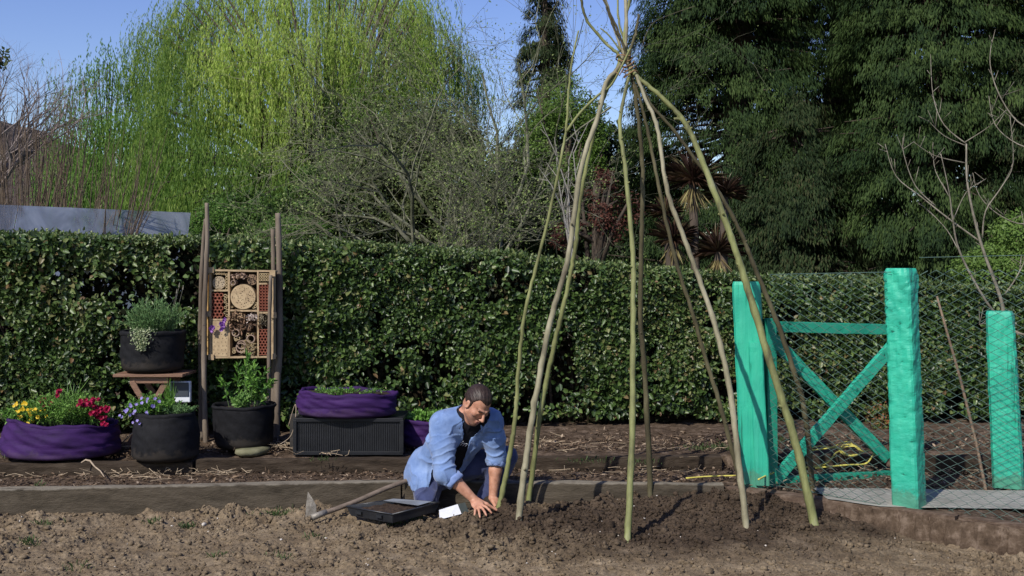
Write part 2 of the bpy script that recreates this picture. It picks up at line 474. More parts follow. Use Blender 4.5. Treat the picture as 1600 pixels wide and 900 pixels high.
def litter():
    g = rng(31)
    n = 15000
    X = g.uniform(-4.6, 4.6, n); Y = g.uniform(7.6, 9.7, n)
    up = np.interp(X, [-5, -2.4, -2.3, 6], [UP_L, UP_L, UP_R, 8.7])
    ok = (Y > edge_y(X) + .12) & ~((Y > up - .02) & (Y < up + .14)); X, Y, up = X[ok], Y[ok], up[ok]; n = len(X)
    Z = np.where(Y > up, .245, .155) + np.abs(g.normal(0, .008, n))
    D = rdir(g, n); D[:, 2] *= .35
    Nn = np.stack([g.normal(0, .4, n), g.normal(0, .4, n), np.ones(n)], 1)
    m = leafm('dead_leaf', [(.045, .030, .019), (.11, .073, .046), (.2, .14, .09), (.36, .28, .20)], .8, .1, .2, pos=[0, .5, .85, 1])
    tag(leaves('leaf_litter', m, np.stack([X, Y, Z], 1), D, Nn, g.uniform(.015, .05, n), g.uniform(.006, .022, n)),
        'brown dead leaves and bark chips covering the terraces', 'leaf litter', kind='stuff')
    # straw and dry stems
    mb = MB()
    for (px, py, z, k, s) in ((200, 742, .16, 26, .16), (260, 745, .16, 24, .16), (340, 742, .16, 18, .14), (440, 700, .25, 26, .10), (198, 700, .25, 22, .12), (60, 745, .16, 12, .14),
                              (530, 712, .25, 10, .12), (850, 738, .16, 14, .2), (1000, 738, .16, 14, .2), (980, 700, .26, 22, .25), (860, 695, .26, 20, .2), (1080, 700, .26, 14, .2), (1510, 740, .17, 16, .2), (1300, 735, .17, 14, .2)):
        c = G(px, py, z)
        for _ in range(k):
            a = R.uniform(0, 6.28); l = R.uniform(.04, .17); x = c.x + R.gauss(0, s); y = c.y + R.gauss(0, s * .75); b = R.uniform(-.9, .9)
            pts = [(x + math.cos(a + b * t) * l * t, y + math.sin(a + b * t) * l * t * .5, z + .008 + R.uniform(0, .02) + t * R.uniform(-.002, .03)) for t in (0, .5, 1)]
            mb.tube(pts, R.uniform(.0008, .0024), 4)
    tag(mb.build('straw', surf('dry_straw', [(.26, .19, .12), (.5, .4, .27)], 20, .8)), 'pale dry stalks strewn over the terraces', 'straw', kind='stuff')
litter()
def stick(pts, r, label, mat, sides=6, name='stick', cat='stick', group=None):
    m = MB(); m.tube(pts, r, sides); return tag(m.build(name, mat, smooth=True), label, cat, group)
M_dry = surf('dry_wood', [(.25, .19, .13), (.42, .34, .25)], 20, .8)
stick([G(127, 723, .25), G(134, 722, .25) + Vector((0, 0, .015)), G(141, 724, .25) + Vector((0, 0, .018)), G(148, 729, .23), G(157, 736, .21), G(163, 745, .19)], [.005, .007, .007, .006, .005, .003], 'pale curved stick lying over the upper timber on the left', M_dry)

def grass():
    g = rng(77); Ps = []; Ds = []; Ls = []
    M_g = leafm('grass_blade', [(.05, .085, .025), (.085, .14, .045), (.15, .19, .08)], .5, .35, .3)
    tufts = [(430, 800, 38, .07), (45, 850, 20, .04), (292, 818, 22, .03), (238, 818, 10, .03), (615, 815, 30, .05), (650, 812, 18, .04), (655, 785, 26, .03), (5, 800, 24, .05), (490, 838, 10, .05), (505, 720, 8, .04),
             (70, 820, 10, .03), (700, 728, 14, .05), (920, 722, 18, .09), (1000, 724, 14, .06), (1150, 700, 60, .14), (1100, 702, 30, .1), (20, 712, 40, .12), (1230, 690, 30, .1), (440, 870, 8, .05), (120, 885, 10, .05), (60, 760, 6, .03), (340, 870, 8, .04)]
    for (px, py, k, s) in tufts:
        z = .0 if py > 775 else (.16 if py > 735 else .25)
        c = G(px, py, z)
        for _ in range(k * 3):
            x = c.x + g.normal(0, s); y = c.y + g.normal(0, s * .6)
            zz = float(soil_h(np.array([x]), np.array([y]))[0]) if z == 0 else z
            Ps.append((x, y, zz)); Ds.append((g.normal(0, .6), g.normal(0, .6), 1)); Ls.append(g.uniform(.012, .05))
    n = len(Ps); Nn = rdir(g, n); Nn[:, 2] = 0
    tag(leaves('grass', M_g, Ps, Ds, Nn, np.array(Ls), .0045, droop=.2), 'sparse green grass tufts sprouting on the bed and terraces', 'grass', kind='stuff')
grass()

# ------------------------------------------------------------------ hedge
HF = [(-6.5, 9.25), (-4.0, 9.35), (-1.0, 9.6), (1.0, 9.9), (2.5, 10.1), (9.6, 10.4)]
def hedge_y(x): return np.interp(x, [p[0] for p in HF], [p[1] for p in HF])
def hedge_top(x):
    px = 800 + np.asarray(x) / hedge_y(x) * FPX
    ty = np.interp(px, [-100, 0, 450, 700, 900, 1100, 1200, 1400, 1500, 1900], [366, 368, 383, 396, 414, 432, 441, 443, 452, 462])
    return CH - (ty - HY) * hedge_y(x) / FPX
def build_hedge():
    hd = empty('hedge', 'long clipped dark green hedge with glossy leaves running behind the garden', 'hedge', (0, 9.8, .22))
    hd.location = (0, 0, 0)
    g = rng(3)
    def disp(x, z): return fbm(x * 1.3, z * 1.6, 0, 61, 3) * .09 + fbm(x * 5, z * 5, 0, 67, 2) * .05
    n = 225000
    x = g.uniform(-6.3, 8.6, n); v = g.uniform(0, 1, n) ** .93
    top = hedge_top(x); zb = .36 + .10 * noise(x * 2.1, x * 0, 0, 9)
    z = zb + (top - zb) * v
    px = 800 + x / hedge_y(x) * FPX
    dn = noise(x * 3.3, z * 3.3, 0, 71) * .55 + noise(x * 8, z * 8, 0, 73) * .45 + noise(x * 1.1, z * 1.4, 0, 75) * .35
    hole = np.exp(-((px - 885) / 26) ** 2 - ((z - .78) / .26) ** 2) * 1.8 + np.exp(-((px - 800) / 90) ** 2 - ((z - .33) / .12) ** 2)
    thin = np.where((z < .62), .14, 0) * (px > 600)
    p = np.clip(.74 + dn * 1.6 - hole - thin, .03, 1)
    keep = g.uniform(0, 1, n) < p
    x, z, v, top = x[keep], z[keep], v[keep], top[keep]; dn = dn[keep]; n = len(x)
    depth = g.exponential(.055, n)
    edge = np.clip((v - .9) / .1, 0, 1) ** 2 * .10
    y = hedge_y(x) - disp(x, z) + depth + edge - .02
    P = np.stack([x, y, z], 1)
    D = rdir(g, n); D[:, 2] -= .25; D[:, 1] -= .25
    Nn = np.stack([g.normal(0, .55, n), -1 + g.normal(0, .45, n), .45 + g.normal(0, .55, n)], 1)
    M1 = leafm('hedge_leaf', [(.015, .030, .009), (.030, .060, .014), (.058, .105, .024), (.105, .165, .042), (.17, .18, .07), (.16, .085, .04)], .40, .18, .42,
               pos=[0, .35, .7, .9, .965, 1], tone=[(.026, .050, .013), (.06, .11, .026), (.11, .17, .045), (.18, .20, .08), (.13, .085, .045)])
    pt = fbm(x * .9, z * 1.3, 0, 83, 3) + .25 * g.normal(0, 1, n)
    tone = np.clip((pt - .25) * 1.1, 0, .75); sz = (.7 + .6 * g.uniform(0, 1, n) ** 1.5) * (1 + .2 * noise(x * 2, z * 2, 0, 85))
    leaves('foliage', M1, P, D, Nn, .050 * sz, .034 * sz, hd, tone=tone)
    # top surface
    n = 52000
    x = g.uniform(-6.3, 8.6, n); yy = g.uniform(0, 1, n)
    y = hedge_y(x) + .04 + yy * .95
    z = hedge_top(x) - .05 * (yy - .5) ** 2 + fbm(x * 2, y * 2, 0, 91, 3) * .028 + g.normal(0, .022, n)
    D = rdir(g, n); D[:, 2] += .5
    Nn = np.stack([g.normal(0, .6, n), g.normal(-.4, .6, n), 1 + g.normal(0, .4, n)], 1)
    M2 = leafm('hedge_top_leaf', [(.022, .042, .012), (.05, .085, .02), (.09, .14, .035), (.17, .20, .07)], .42, .22, .4)
    leaves('top_foliage', M2, np.stack([x, y, z], 1), D, Nn, g.uniform(.026, .048, n), g.uniform(.017, .028, n), hd)
    # inner dead leaves and twigs
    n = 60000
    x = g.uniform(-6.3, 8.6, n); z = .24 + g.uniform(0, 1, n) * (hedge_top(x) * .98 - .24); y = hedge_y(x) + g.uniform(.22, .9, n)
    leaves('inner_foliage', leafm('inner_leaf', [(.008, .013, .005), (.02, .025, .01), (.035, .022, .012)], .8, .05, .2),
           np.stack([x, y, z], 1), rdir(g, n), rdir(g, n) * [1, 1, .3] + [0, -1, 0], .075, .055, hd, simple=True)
    st = MB(); px_list = np.arange(-6.2, 8.6, .27)
    for sx in px_list:
        sx += R.uniform(-.1, .1); yb = float(hedge_y(sx)) + .38
        for k in range(4):
            tx = sx + R.uniform(-.35, .35); tz = R.uniform(.7, 1.35); ty = yb + R.uniform(-.28, .3)
            mid = ((sx + tx) / 2 + R.uniform(-.06, .06), (yb + ty) / 2, tz * .5)
            st.tube([(sx, yb, .15), mid, (tx, ty, tz)], [.028, .018, .007], 5)
            for q in range(5):
                f = R.uniform(.35, 1); b = Vector((sx, yb, .2)).lerp(Vector((tx, ty, tz)), f)
                st.tube([b, b + Vector((R.uniform(-.15, .15), R.uniform(-.25, .05), R.uniform(.05, .25)))], [.006, .002], 3)
    for k in range(420):
        sx = R.uniform(-6, 6.4); ty = float(hedge_top(sx)); fr_ = R.random() < .6
        b = Vector((sx, float(hedge_y(sx)) + (R.uniform(.05, .7) if fr_ else .02), ty - .04 if fr_ else R.uniform(.5, ty)))
        st.tube([b, b + (Vector((R.gauss(0, .02), R.gauss(0, .02), R.uniform(.05, .11))) if fr_ else Vector((R.gauss(0, .04), -R.uniform(.05, .12), R.gauss(.02, .03))))], [.0022, .0012], 3)
    st.build('stems', surf('hedge_stem', [(.03, .022, .015), (.08, .06, .04)], 12, .9), hd)
build_hedge()
# ------------------------------------------------------------------ trees
M_bark = surf('bark', [(.03, .022, .016), (.085, .065, .048)], 6, .9, .8, .02, stretch=(1, 1, .25))
M_barkgrey = surf('grey_twig_bark', [(.09, .085, .06), (.20, .19, .14), (.30, .28, .23)], 6, .85, .3)

def willow(base, H, crown, nclump, seed, mat, label, strand=(1.6, 4.2), name='weeping_willow', per=26, lw=(.10, .024), trunk_r=.35):
    """crown(g) -> (x, y, z, toneweight) of curtain tops"""
    g = rng(seed); wt = empty(name, label, 'tree', base); wt.location = base
    inv = np.array(base)
    tk = MB(); b = Vector((0, 0, 0))
    tk.tube([b, b + Vector((.1, 0, H * .22)), b + Vector((-.1, .1, H * .45))], [trunk_r, trunk_r * .8, trunk_r * .55], 10)
    fork = b + Vector((0, .05, H * .3))
    Ps = []; Ds = []; Ls = []; T = []
    br = MB()
    for c in range(nclump):
        x, y, z, tw = crown(g); top = Vector((x, y, z)) - Vector(base)
        if c % 3 == 0:
            mid = fork.lerp(top, .55) + Vector((0, 0, .12 * (top - fork).length))
            br.tube([fork, fork.lerp(mid, .5) + Vector((g.normal(0, .1), g.normal(0, .1), .1)), mid, top], [trunk_r * .32, trunk_r * .2, trunk_r * .11, .012], 5, cap=False)
        L0 = g.uniform(*strand); ns = int(g.uniform(.5, 1.5) * 15); rad = g.uniform(.08, .34); sw = g.normal(0, .10)
        for s in range(ns):
            o = top + Vector((g.normal(0, rad), g.normal(0, rad), g.normal(0, .30)))
            L = min(L0 * g.uniform(.45, 1.1), max(.5, o.z + base[2] - .9)); lean = g.normal(0, .035, 2)
            k = int(per * L / 2.4) + 4
            t = np.sort(g.uniform(0, 1, k)); ph = g.uniform(0, 6.28)
            out = np.array([o.x, o.y]) / (math.hypot(o.x, o.y) + .1)
            arch = (1 - (1 - np.minimum(t * 3, 1)) ** 2) * .22
            xx = o.x + lean[0] * t * L + sw * np.sin(t * 5 + ph) * .5 + out[0] * arch
            yy = o.y + lean[1] * t * L + out[1] * arch
            zz = o.z - t * L
            p = np.stack([xx, yy, zz], 1); Ps.append(p)
            d = np.stack([g.normal(0, .24, k), g.normal(0, .24, k), np.full(k, -1.0)], 1); Ds.append(d)
            T.append(np.clip(tw + g.normal(0, .12) + 0 * t, 0, 1)); Ls.append(g.uniform(.7, 1.3, k))
    P = np.concatenate(Ps); D = np.concatenate(Ds); T = np.concatenate(T); Ls = np.concatenate(Ls)
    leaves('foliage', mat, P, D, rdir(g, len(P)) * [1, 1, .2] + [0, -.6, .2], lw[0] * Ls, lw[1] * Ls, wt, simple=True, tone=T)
    tk.build('trunk', M_bark, wt, smooth=True); br.build('branches', M_bark, wt)
    print(name, len(P))

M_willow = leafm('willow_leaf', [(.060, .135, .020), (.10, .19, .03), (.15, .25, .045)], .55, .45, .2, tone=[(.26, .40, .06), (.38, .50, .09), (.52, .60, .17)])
def lobe_crown(lobes, fill):
    """curtain tops spread over the caps of rounded lobes (px, py, Y, radius px, tone)"""
    wts = np.array([l[3] ** 1.6 for l in lobes]); wts /= wts.sum()
    def f(g):
        if g.uniform() < .05:
            px, py, Y = fill(g); w = W(px, py, Y); return w.x, w.y, w.z, .0
        l = lobes[g.choice(len(lobes), p=wts)]; c = W(l[0], l[1], 24.5 + (l[2] - 23.3) * 2.0 if l[2] < 26.2 and l[3] > 28 and l[0] > 215 and len(lobes) > 20 else l[2]); r = l[3] * l[2] / FPX
        d = g.normal(size=3); d /= np.linalg.norm(d); d[2] = abs(d[2]); d[1] = d[1] if g.uniform() < .3 else -abs(d[1])
        k = r * g.uniform(.75, 1.05)
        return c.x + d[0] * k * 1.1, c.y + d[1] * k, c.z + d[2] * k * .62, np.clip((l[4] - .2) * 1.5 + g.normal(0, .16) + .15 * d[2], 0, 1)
    return f
LB_BIG = [(262, 62, 24, 40, .35), (330, 22, 24, 52, .45), (300, 105, 23, 50, .3), (400, 0, 24.5, 60, .7), (392, 85, 22.5, 52, .9), (470, 8, 24, 58, .6),
          (452, 95, 22.5, 46, .85), (545, -12, 25, 62, .5), (530, 70, 23, 50, .6), (610, 8, 24.5, 58, .75), (655, 40, 24, 45, .5), (690, 92, 24.5, 42, .35), (620, 95, 23, 50, .4), (575, 150, 23, 52, .2), (720, 118, 25, 30, .3),
          (300, 185, 22.5, 50, .22), (232, 200, 23.5, 44, .18), (365, 175, 22.5, 48, .35), (440, 190, 22, 44, .5), (500, 170, 23, 40, .15), (270, 262, 22, 50, .15), (345, 268, 21.5, 52, .18), (420, 262, 21.5, 46, .25),
          (470, 290, 22, 36, .3), (590, 235, 22.5, 52, .1), (300, 330, 21, 46, .2), (380, 335, 21, 48, .2), (450, 345, 21, 36, .25), (650, 200, 23.5, 48, .15), (240, 310, 21.5, 42, .2)]
M_willow_cfg = None
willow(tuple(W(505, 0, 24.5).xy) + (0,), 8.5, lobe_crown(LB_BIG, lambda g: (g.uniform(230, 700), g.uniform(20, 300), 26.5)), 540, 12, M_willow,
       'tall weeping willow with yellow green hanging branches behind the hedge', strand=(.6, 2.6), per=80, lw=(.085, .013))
M_willow2 = leafm('young_willow_leaf', [(.07, .15, .025), (.11, .21, .03), (.16, .27, .05)], .55, .45, .2, tone=[(.12, .25, .05), (.2, .34, .07)])
LB_SM = [(120, 150, 28, 22, .4), (172, 112, 28, 26, .4), (208, 130, 28.5, 26, .3), (140, 205, 27.5, 34, .6), (195, 205, 27.5, 36, .5), (245, 225, 27, 34, .4), (108, 255, 27.5, 34, .7), (165, 280, 27, 42, .8), (228, 290, 27, 40, .5), (282, 292, 27, 34, .4), (100, 310, 27, 34, .8)]
willow(tuple(W(165, 0, 28.5).xy) + (0,), 6.0, lobe_crown(LB_SM, lambda g: (g.uniform(100, 270), g.uniform(180, 300), 29)), 215, 14, M_willow2,
       'smaller sparse willow with light green hanging twigs left of the tall willow', strand=(.5, 1.6), per=46, lw=(.08, .02), trunk_r=.2)

def branchy(mb, tips, p, d, L, r, depth, rr, spread=.5, up=.1, nseg=4, kids=(2, 4), shrink=.68, sides=4, grav=0.0, rs=.62):
    pts = [p.copy()]; rad = [r]; q = p.copy(); dd = d.normalized()
    for i in range(nseg):
        dd = (dd + Vector((rr.gauss(0, .17), rr.gauss(0, .17), rr.gauss(0, .14) + up * .4 - grav))).normalized()
        q = q + dd * (L / nseg); pts.append(q.copy()); rad.append(r * (1 - .55 * (i + 1) / nseg))
    mb.tube(pts, rad, sides if r > .01 else 3, cap=False)
    tips.append((q.copy(), dd.copy(), depth))
    if depth <= 0: return
    for k in range(rr.randint(*kids)):
        f = rr.uniform(.3, 1.0); i = min(int(f * nseg), nseg - 1)
        b = pts[i].lerp(pts[i + 1], f * nseg - i)
        t = (pts[i + 1] - pts[i]).normalized()
        a = Vector((rr.gauss(0, 1), rr.gauss(0, 1), rr.gauss(0, .8))); a = (a - t * a.dot(t)).normalized()
        nd = (t + a * rr.uniform(spread * .6, spread * 1.5)).normalized()
        branchy(mb, tips, b, nd, L * shrink * rr.uniform(.7, 1.2), max(r * rs * (1 - .4 * f), .0022), depth - 1, rr, spread, up, nseg, kids, shrink, sides, grav, rs)

def tip_leaves(tips, g, per, size, width, jitter, minlevel=1, level=None):
    T = [t for t in tips if t[2] <= minlevel]
    P = np.repeat(np.array([t[0][:] for t in T]), per, 0); D = np.repeat(np.array([t[1][:] for t in T]), per, 0); n = len(P)
    P = P + g.normal(0, jitter, (n, 3)); D = D + g.normal(0, .7, (n, 3))
    return P, D, rdir(g, n) + [0, -.4, .4], size * g.uniform(.6, 1.3, n), width * g.uniform(.7, 1.2, n)

# twiggy grey tree in the centre
def centre_tree(px, Yc, seed, ks, nb, label):
    rr = random.Random(seed); g = rng(seed)
    base = W(px, 400, Yc); base.z = .1
    t = empty('bare_tree', label, 'tree', base)
    mb = MB(); tips = []
    mb.tube([(0, 0, 0), (.02, 0, .8), (-.01, .02, 1.6)], [.10, .08, .065], 8)
    O = Vector((0, 0, 1.45))
    for i in range(nb):
        a = rr.uniform(-1.35, 1.35) * ks[0]; ln = ks[1] * (1.15 + .58 * max(0, math.cos(a)) ** 1.5) * rr.uniform(.65, 1.2)
        d = Vector((math.sin(a) + rr.gauss(0, .05), rr.uniform(-.7, .7), math.cos(a) + .10))
        branchy(mb, tips, O + Vector((rr.uniform(-.25, .25), 0, rr.uniform(-.4, .3))), d, ln, .027, 4, rr, .8, .04, 6, (2, 5), .66, 4, rs=.53)
    mb.build('branches', surf('lichen_bark', [(.05, .052, .032), (.11, .112, .07), (.24, .235, .165)], 7, .9, .3), t)
    P, D, Nn, l, w = tip_leaves(tips, g, 3, .030, .017, .035, 2)
    leaves('buds', leafm('bud', [(.08, .13, .03), (.17, .25, .06), (.32, .36, .15)], .6, .35, .2), P, D, Nn, l, w, t, simple=True)
    print('centre tips', len(tips))
centre_tree(668, 13.2, 4, (1, 1), 19, 'spreading twiggy tree with grey green branches just coming into bud above the hedge')
centre_tree(765, 15.0, 14, (.42, 1.42), 8, 'taller thin budding tree rising against the sky beside the narrow conifer')

def broad(name, label, px, Y, blobs, n, seed, mat, size=.09, base_z=0., trunk=True, cat='tree', gap=.0, group=None):
    """tree or bush: blobs = list of (px, py, Y, rx_px, ry_px)"""
    g = rng(seed); rr = random.Random(seed)
    base = W(px, 0, Y); base.z = base_z
    t = empty(name, label, cat, base, group)
    tot = sum(b[3] * b[4] for b in blobs); Ps = []; Os = []; Tn = []
    for (bx, by, bY, rx, ry) in blobs:
        c = W(bx, by, bY); sx = rx * bY / FPX; sz = ry * bY / FPX; sy = (sx + sz) / 2
        k = int(n * rx * ry / tot); d = rdir(g, k); rad = g.uniform(0, 1, k) ** .28
        rad = rad * (1 + .22 * noise(d[:, 0] * 3 + bx, d[:, 1] * 3, d[:, 2] * 3, seed))
        p = d * rad[:, None] * [sx, sy, sz] + np.array(c[:])
        q = noise(p[:, 0] * 2.1, p[:, 1] * 2.1, p[:, 2] * 2.1, seed + 3) + .6 * noise(p[:, 0] * 5, p[:, 1] * 5, p[:, 2] * 5, seed + 4)
        kp = q > gap - .35; Ps.append(p[kp]); Os.append(d[kp]); Tn.append(np.clip(.5 + q[kp] * .6, 0, 1))
    P = np.concatenate(Ps); O = np.concatenate(Os); T = np.concatenate(Tn); n = len(P)
    P = P - np.array(base[:])
    leaves('foliage', mat, P, rdir(g, n) + [0, 0, -.2], O + rdir(g, n) * .8 + [0, -.2, .5], size * g.uniform(.6, 1.3, n), size * .55 * g.uniform(.7, 1.2, n), t, tone=T, simple=True)
    if trunk:
        mb = MB(); c0 = W(blobs[0][0], blobs[0][1], blobs[0][2]) - base
        mb.tube([(0, 0, 0), c0 * .5 + Vector((.05, 0, 0)), c0], [.13, .09, .03], 7)
        for (bx, by, bY, rx, ry) in blobs:
            c = W(bx, by, bY) - base
            for k in range(5):
                e = c + Vector((rr.uniform(-1, 1) * rx, rr.uniform(-1, 1) * rx, rr.uniform(-1, 1) * ry)) * (bY / FPX * .8)
                s = c0 * rr.uniform(.35, .8)
                mb.tube([s, s.lerp(e, .5) + Vector((0, 0, .1)), e], [.05, .03, .008], 4)
        mb.build('trunk', M_bark, t, smooth=True)
    return t
M_olive = leafm('olive_leaf', [(.022, .032, .012), (.045, .060, .02), (.08, .095, .035)], .6, .25, .2, tone=[(.05, .07, .025), (.10, .12, .045)])
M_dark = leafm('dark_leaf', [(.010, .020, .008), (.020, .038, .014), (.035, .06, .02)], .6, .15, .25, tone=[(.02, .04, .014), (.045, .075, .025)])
M_bright = leafm('bright_leaf', [(.07, .14, .022), (.12, .21, .035), (.17, .28, .06)], .5, .4, .25, tone=[(.12, .21, .035), (.22, .32, .07)])
M_redleaf = leafm('red_leaf', [(.05, .014, .012), (.10, .03, .022), (.17, .07, .045)], .6, .3, .2, tone=[(.06, .03, .02), (.12, .05, .035)])

broad('leafy_tree', 'dull olive tree filling the gap behind the twiggy tree', 640, 19.5, [(640, 250, 19.5, 135, 90), (560, 330, 19, 110, 70), (730, 300, 19, 120, 90), (700, 215, 20, 60, 45)], 50000, 21, M_olive, .085, gap=.05)
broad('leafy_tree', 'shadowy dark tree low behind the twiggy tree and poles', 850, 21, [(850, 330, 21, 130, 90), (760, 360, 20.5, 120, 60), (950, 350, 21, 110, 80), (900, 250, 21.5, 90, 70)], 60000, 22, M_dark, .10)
broad('leafy_tree', 'round light green tree between the narrow conifer and the poles', 885, 20, [(885, 165, 20, 62, 48), (850, 210, 20, 45, 40), (920, 215, 20, 38, 45), (880, 255, 20, 70, 45)], 24000, 23, leafm('spring_leaf', [(.04, .09, .016), (.08, .15, .025), (.12, .20, .04)], .5, .4, .2, tone=[(.08, .15, .025), (.15, .24, .05)]), .055, gap=.3)
broad('leafy_shrub', 'mixed green shrubs below the tall willow', 360, 18.5, [(250, 372, 18.5, 60, 38), (400, 350, 18.5, 95, 55), (500, 340, 18.5, 60, 75)], 36000, 24, leafm('mid_green_leaf', [(.02, .045, .01), (.04, .085, .016), (.07, .13, .025)], .6, .3, .2, tone=[(.04, .085, .016), (.09, .16, .03)]), .07, cat='shrub', gap=.12)
broad('leafy_shrub', 'bright green low growth at the foot of the tall willow', 360, 17, [(300, 365, 17, 50, 30), (345, 350, 17, 45, 36), (460, 362, 17, 60, 28), (400, 372, 17, 70, 20)], 20000, 25, leafm('fresh_leaf', [(.05, .11, .02), (.09, .18, .03), (.13, .24, .05)], .5, .4, .2, tone=[(.05, .11, .02), (.09, .18, .03)]), .05, cat='shrub', gap=.15)
broad('red_leaved_shrub', 'dusky red leaved shrub behind the left wigwam poles', 925, 15, [(930, 285, 15, 34, 24), (915, 370, 15, 60, 26), (960, 330, 15, 42, 35)], 7000, 26, M_redleaf, .045, cat='shrub', gap=.2)
broad('leafy_shrub', 'light green bush at the right edge beyond the wire fence', 1580, 12.5, [(1590, 370, 12.5, 42, 40), (1560, 420, 12.5, 70, 36), (1610, 430, 12.5, 60, 50)], 15000, 27, leafm('lime_leaf', [(.06, .12, .02), (.10, .18, .035), (.15, .22, .06)], .5, .4, .2, tone=[(.10, .18, .035), (.16, .25, .06)]), .045, cat='shrub', gap=.1)
broad('flowering_shrub', 'small shrub with red tips seen through the gate', 1375, 9.7, [(1375, 650, 9.7, 24, 22), (1390, 665, 9.7, 20, 18)], 1300, 28, leafm('red_tip', [(.06, .12, .03), (.12, .2, .06), (.40, .10, .06)], .5, .3, .3, tone=[(.06, .12, .03), (.3, .09, .05)]), .03, base_z=.24, cat='shrub', trunk=False)
broad('leafy_tree', 'dark glossy bough hanging in at the left edge of the sky', -90, 16, [(-20, 92, 16, 36, 20), (-70, 90, 16, 50, 50)], 1400, 29, M_olive, .09, gap=.1)

def conifer(name, label, px, Y, H, rad, nb, seed, mat, low=.04, power=.75, size=.085, per=64, sparse=0.):
    g = rng(seed); rr = random.Random(seed)
    base = W(px, 0, Y); base.z = 0
    t = empty(name, label, 'tree', base)
    tk = MB(); tk.tube([(0, 0, 0), (.05, 0, H * .5), (0, 0, H)], [H * .028, H * .017, .02], 8); tk.build('trunk', M_bark, t, smooth=True)
    lim = MB(); C = []; O = []; T = []
    for b in range(nb):
        h = low + (1 - low) * (g.uniform() ** 1.25); th = g.uniform(0, 2 * math.pi)
        if noise([math.cos(th) * 2.2 + seed], [math.sin(th) * 2.2], [h * H * .9], seed)[0] < -.16 + sparse: continue
        rmax = rad * (1 - h) ** power * g.uniform(.72, 1.08) + .12
        o = Vector((math.cos(th), math.sin(th), 0)); z0 = h * H
        root = Vector((0, 0, z0)); tz_ = g.normal(-.12, .16) * rmax; tip = o * rmax + Vector((0, 0, z0 + tz_))
        mid = o * rmax * .55 + Vector((0, 0, z0 + .02 * rmax + tz_ * .6))
        if b % 2 == 0: lim.tube([root, mid, tip], [.03 + .01 * rmax, .02, .006], 4, cap=False)
        tone = np.clip(g.normal(.35, .25), 0, 1)
        k = max(3, int(7 * (0.35 + rmax / rad)))
        for c in range(k):
            f = 1 - g.uniform() ** 1.6 * .62 if c else 1.0
            q = root.lerp(mid, f / .55) if f < .55 else mid.lerp(tip, (f - .55) / .45)
            side = Vector((-o.y, o.x, 0)) * g.normal(0, .13 * rmax + .05)
            C.append((q + side)[:]); O.append(o[:]); T.append(tone + g.normal(0, .08))
    C = np.array(C); O = np.array(O); T = np.clip(np.array(T), 0, 1); n0 = len(C)
    P = np.repeat(C, per, 0); Od = np.repeat(O, per, 0); T = np.repeat(T, per); n = len(P)
    a = g.uniform(0, 1, n)[:, None]
    P = P + Od * (a * .22 - .03) + g.normal(0, .075, (n, 3)) * [1, 1, .5] * (1.25 - .75 * a) + np.array([0, 0, -1]) * a * .27
    D = Od * g.uniform(.3, .8, (n, 1)) + g.normal(0, .24, (n, 3)) + [0, 0, -1.0]
    Nn = Od + g.normal(0, .4, (n, 3)) + [0, 0, .55]
    leaves('foliage', mat, P, D, Nn, size * g.uniform(.6, 1.3, n), size * .21 * g.uniform(.6, 1.3, n), t, simple=True, tone=T, droop=.15)
    lim.build('limbs', M_bark, t)
    print(name, px, n)
M_con = leafm('cedar_leaf', [(.009, .021, .008), (.017, .037, .012), (.030, .056, .016)], .7, .2, .12, tone=[(.034, .060, .015), (.052, .086, .022), (.075, .11, .032)])
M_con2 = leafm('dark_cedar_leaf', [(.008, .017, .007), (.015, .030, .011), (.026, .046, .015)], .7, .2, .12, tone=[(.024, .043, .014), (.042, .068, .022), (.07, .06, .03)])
conifer('cedar_tree', 'broad dark green cedar with drooping sprays right of the wigwam top', 1150, 19, 11.5, 2.15, 1500, 31, M_con, power=.55)
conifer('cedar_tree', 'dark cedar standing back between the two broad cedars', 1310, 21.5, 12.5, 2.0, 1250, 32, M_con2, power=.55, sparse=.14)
conifer('cedar_tree', 'broad cedar on the right behind the bare fruit tree', 1465, 17.5, 11, 2.0, 1500, 33, M_con, power=.5)
conifer('cedar_tree', 'cedar cut by the right edge of the photograph', 1650, 17, 11, 1.8, 1000, 34, M_con2, power=.5)
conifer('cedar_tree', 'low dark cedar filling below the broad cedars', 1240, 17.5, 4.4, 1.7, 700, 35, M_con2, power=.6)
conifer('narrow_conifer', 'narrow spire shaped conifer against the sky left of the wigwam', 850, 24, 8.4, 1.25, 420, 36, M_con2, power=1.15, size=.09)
conifer('cedar_tree', 'distant dark conifer low behind the middle poles', 1000, 26, 5.0, 1.9, 420, 37, M_con2, power=.7)

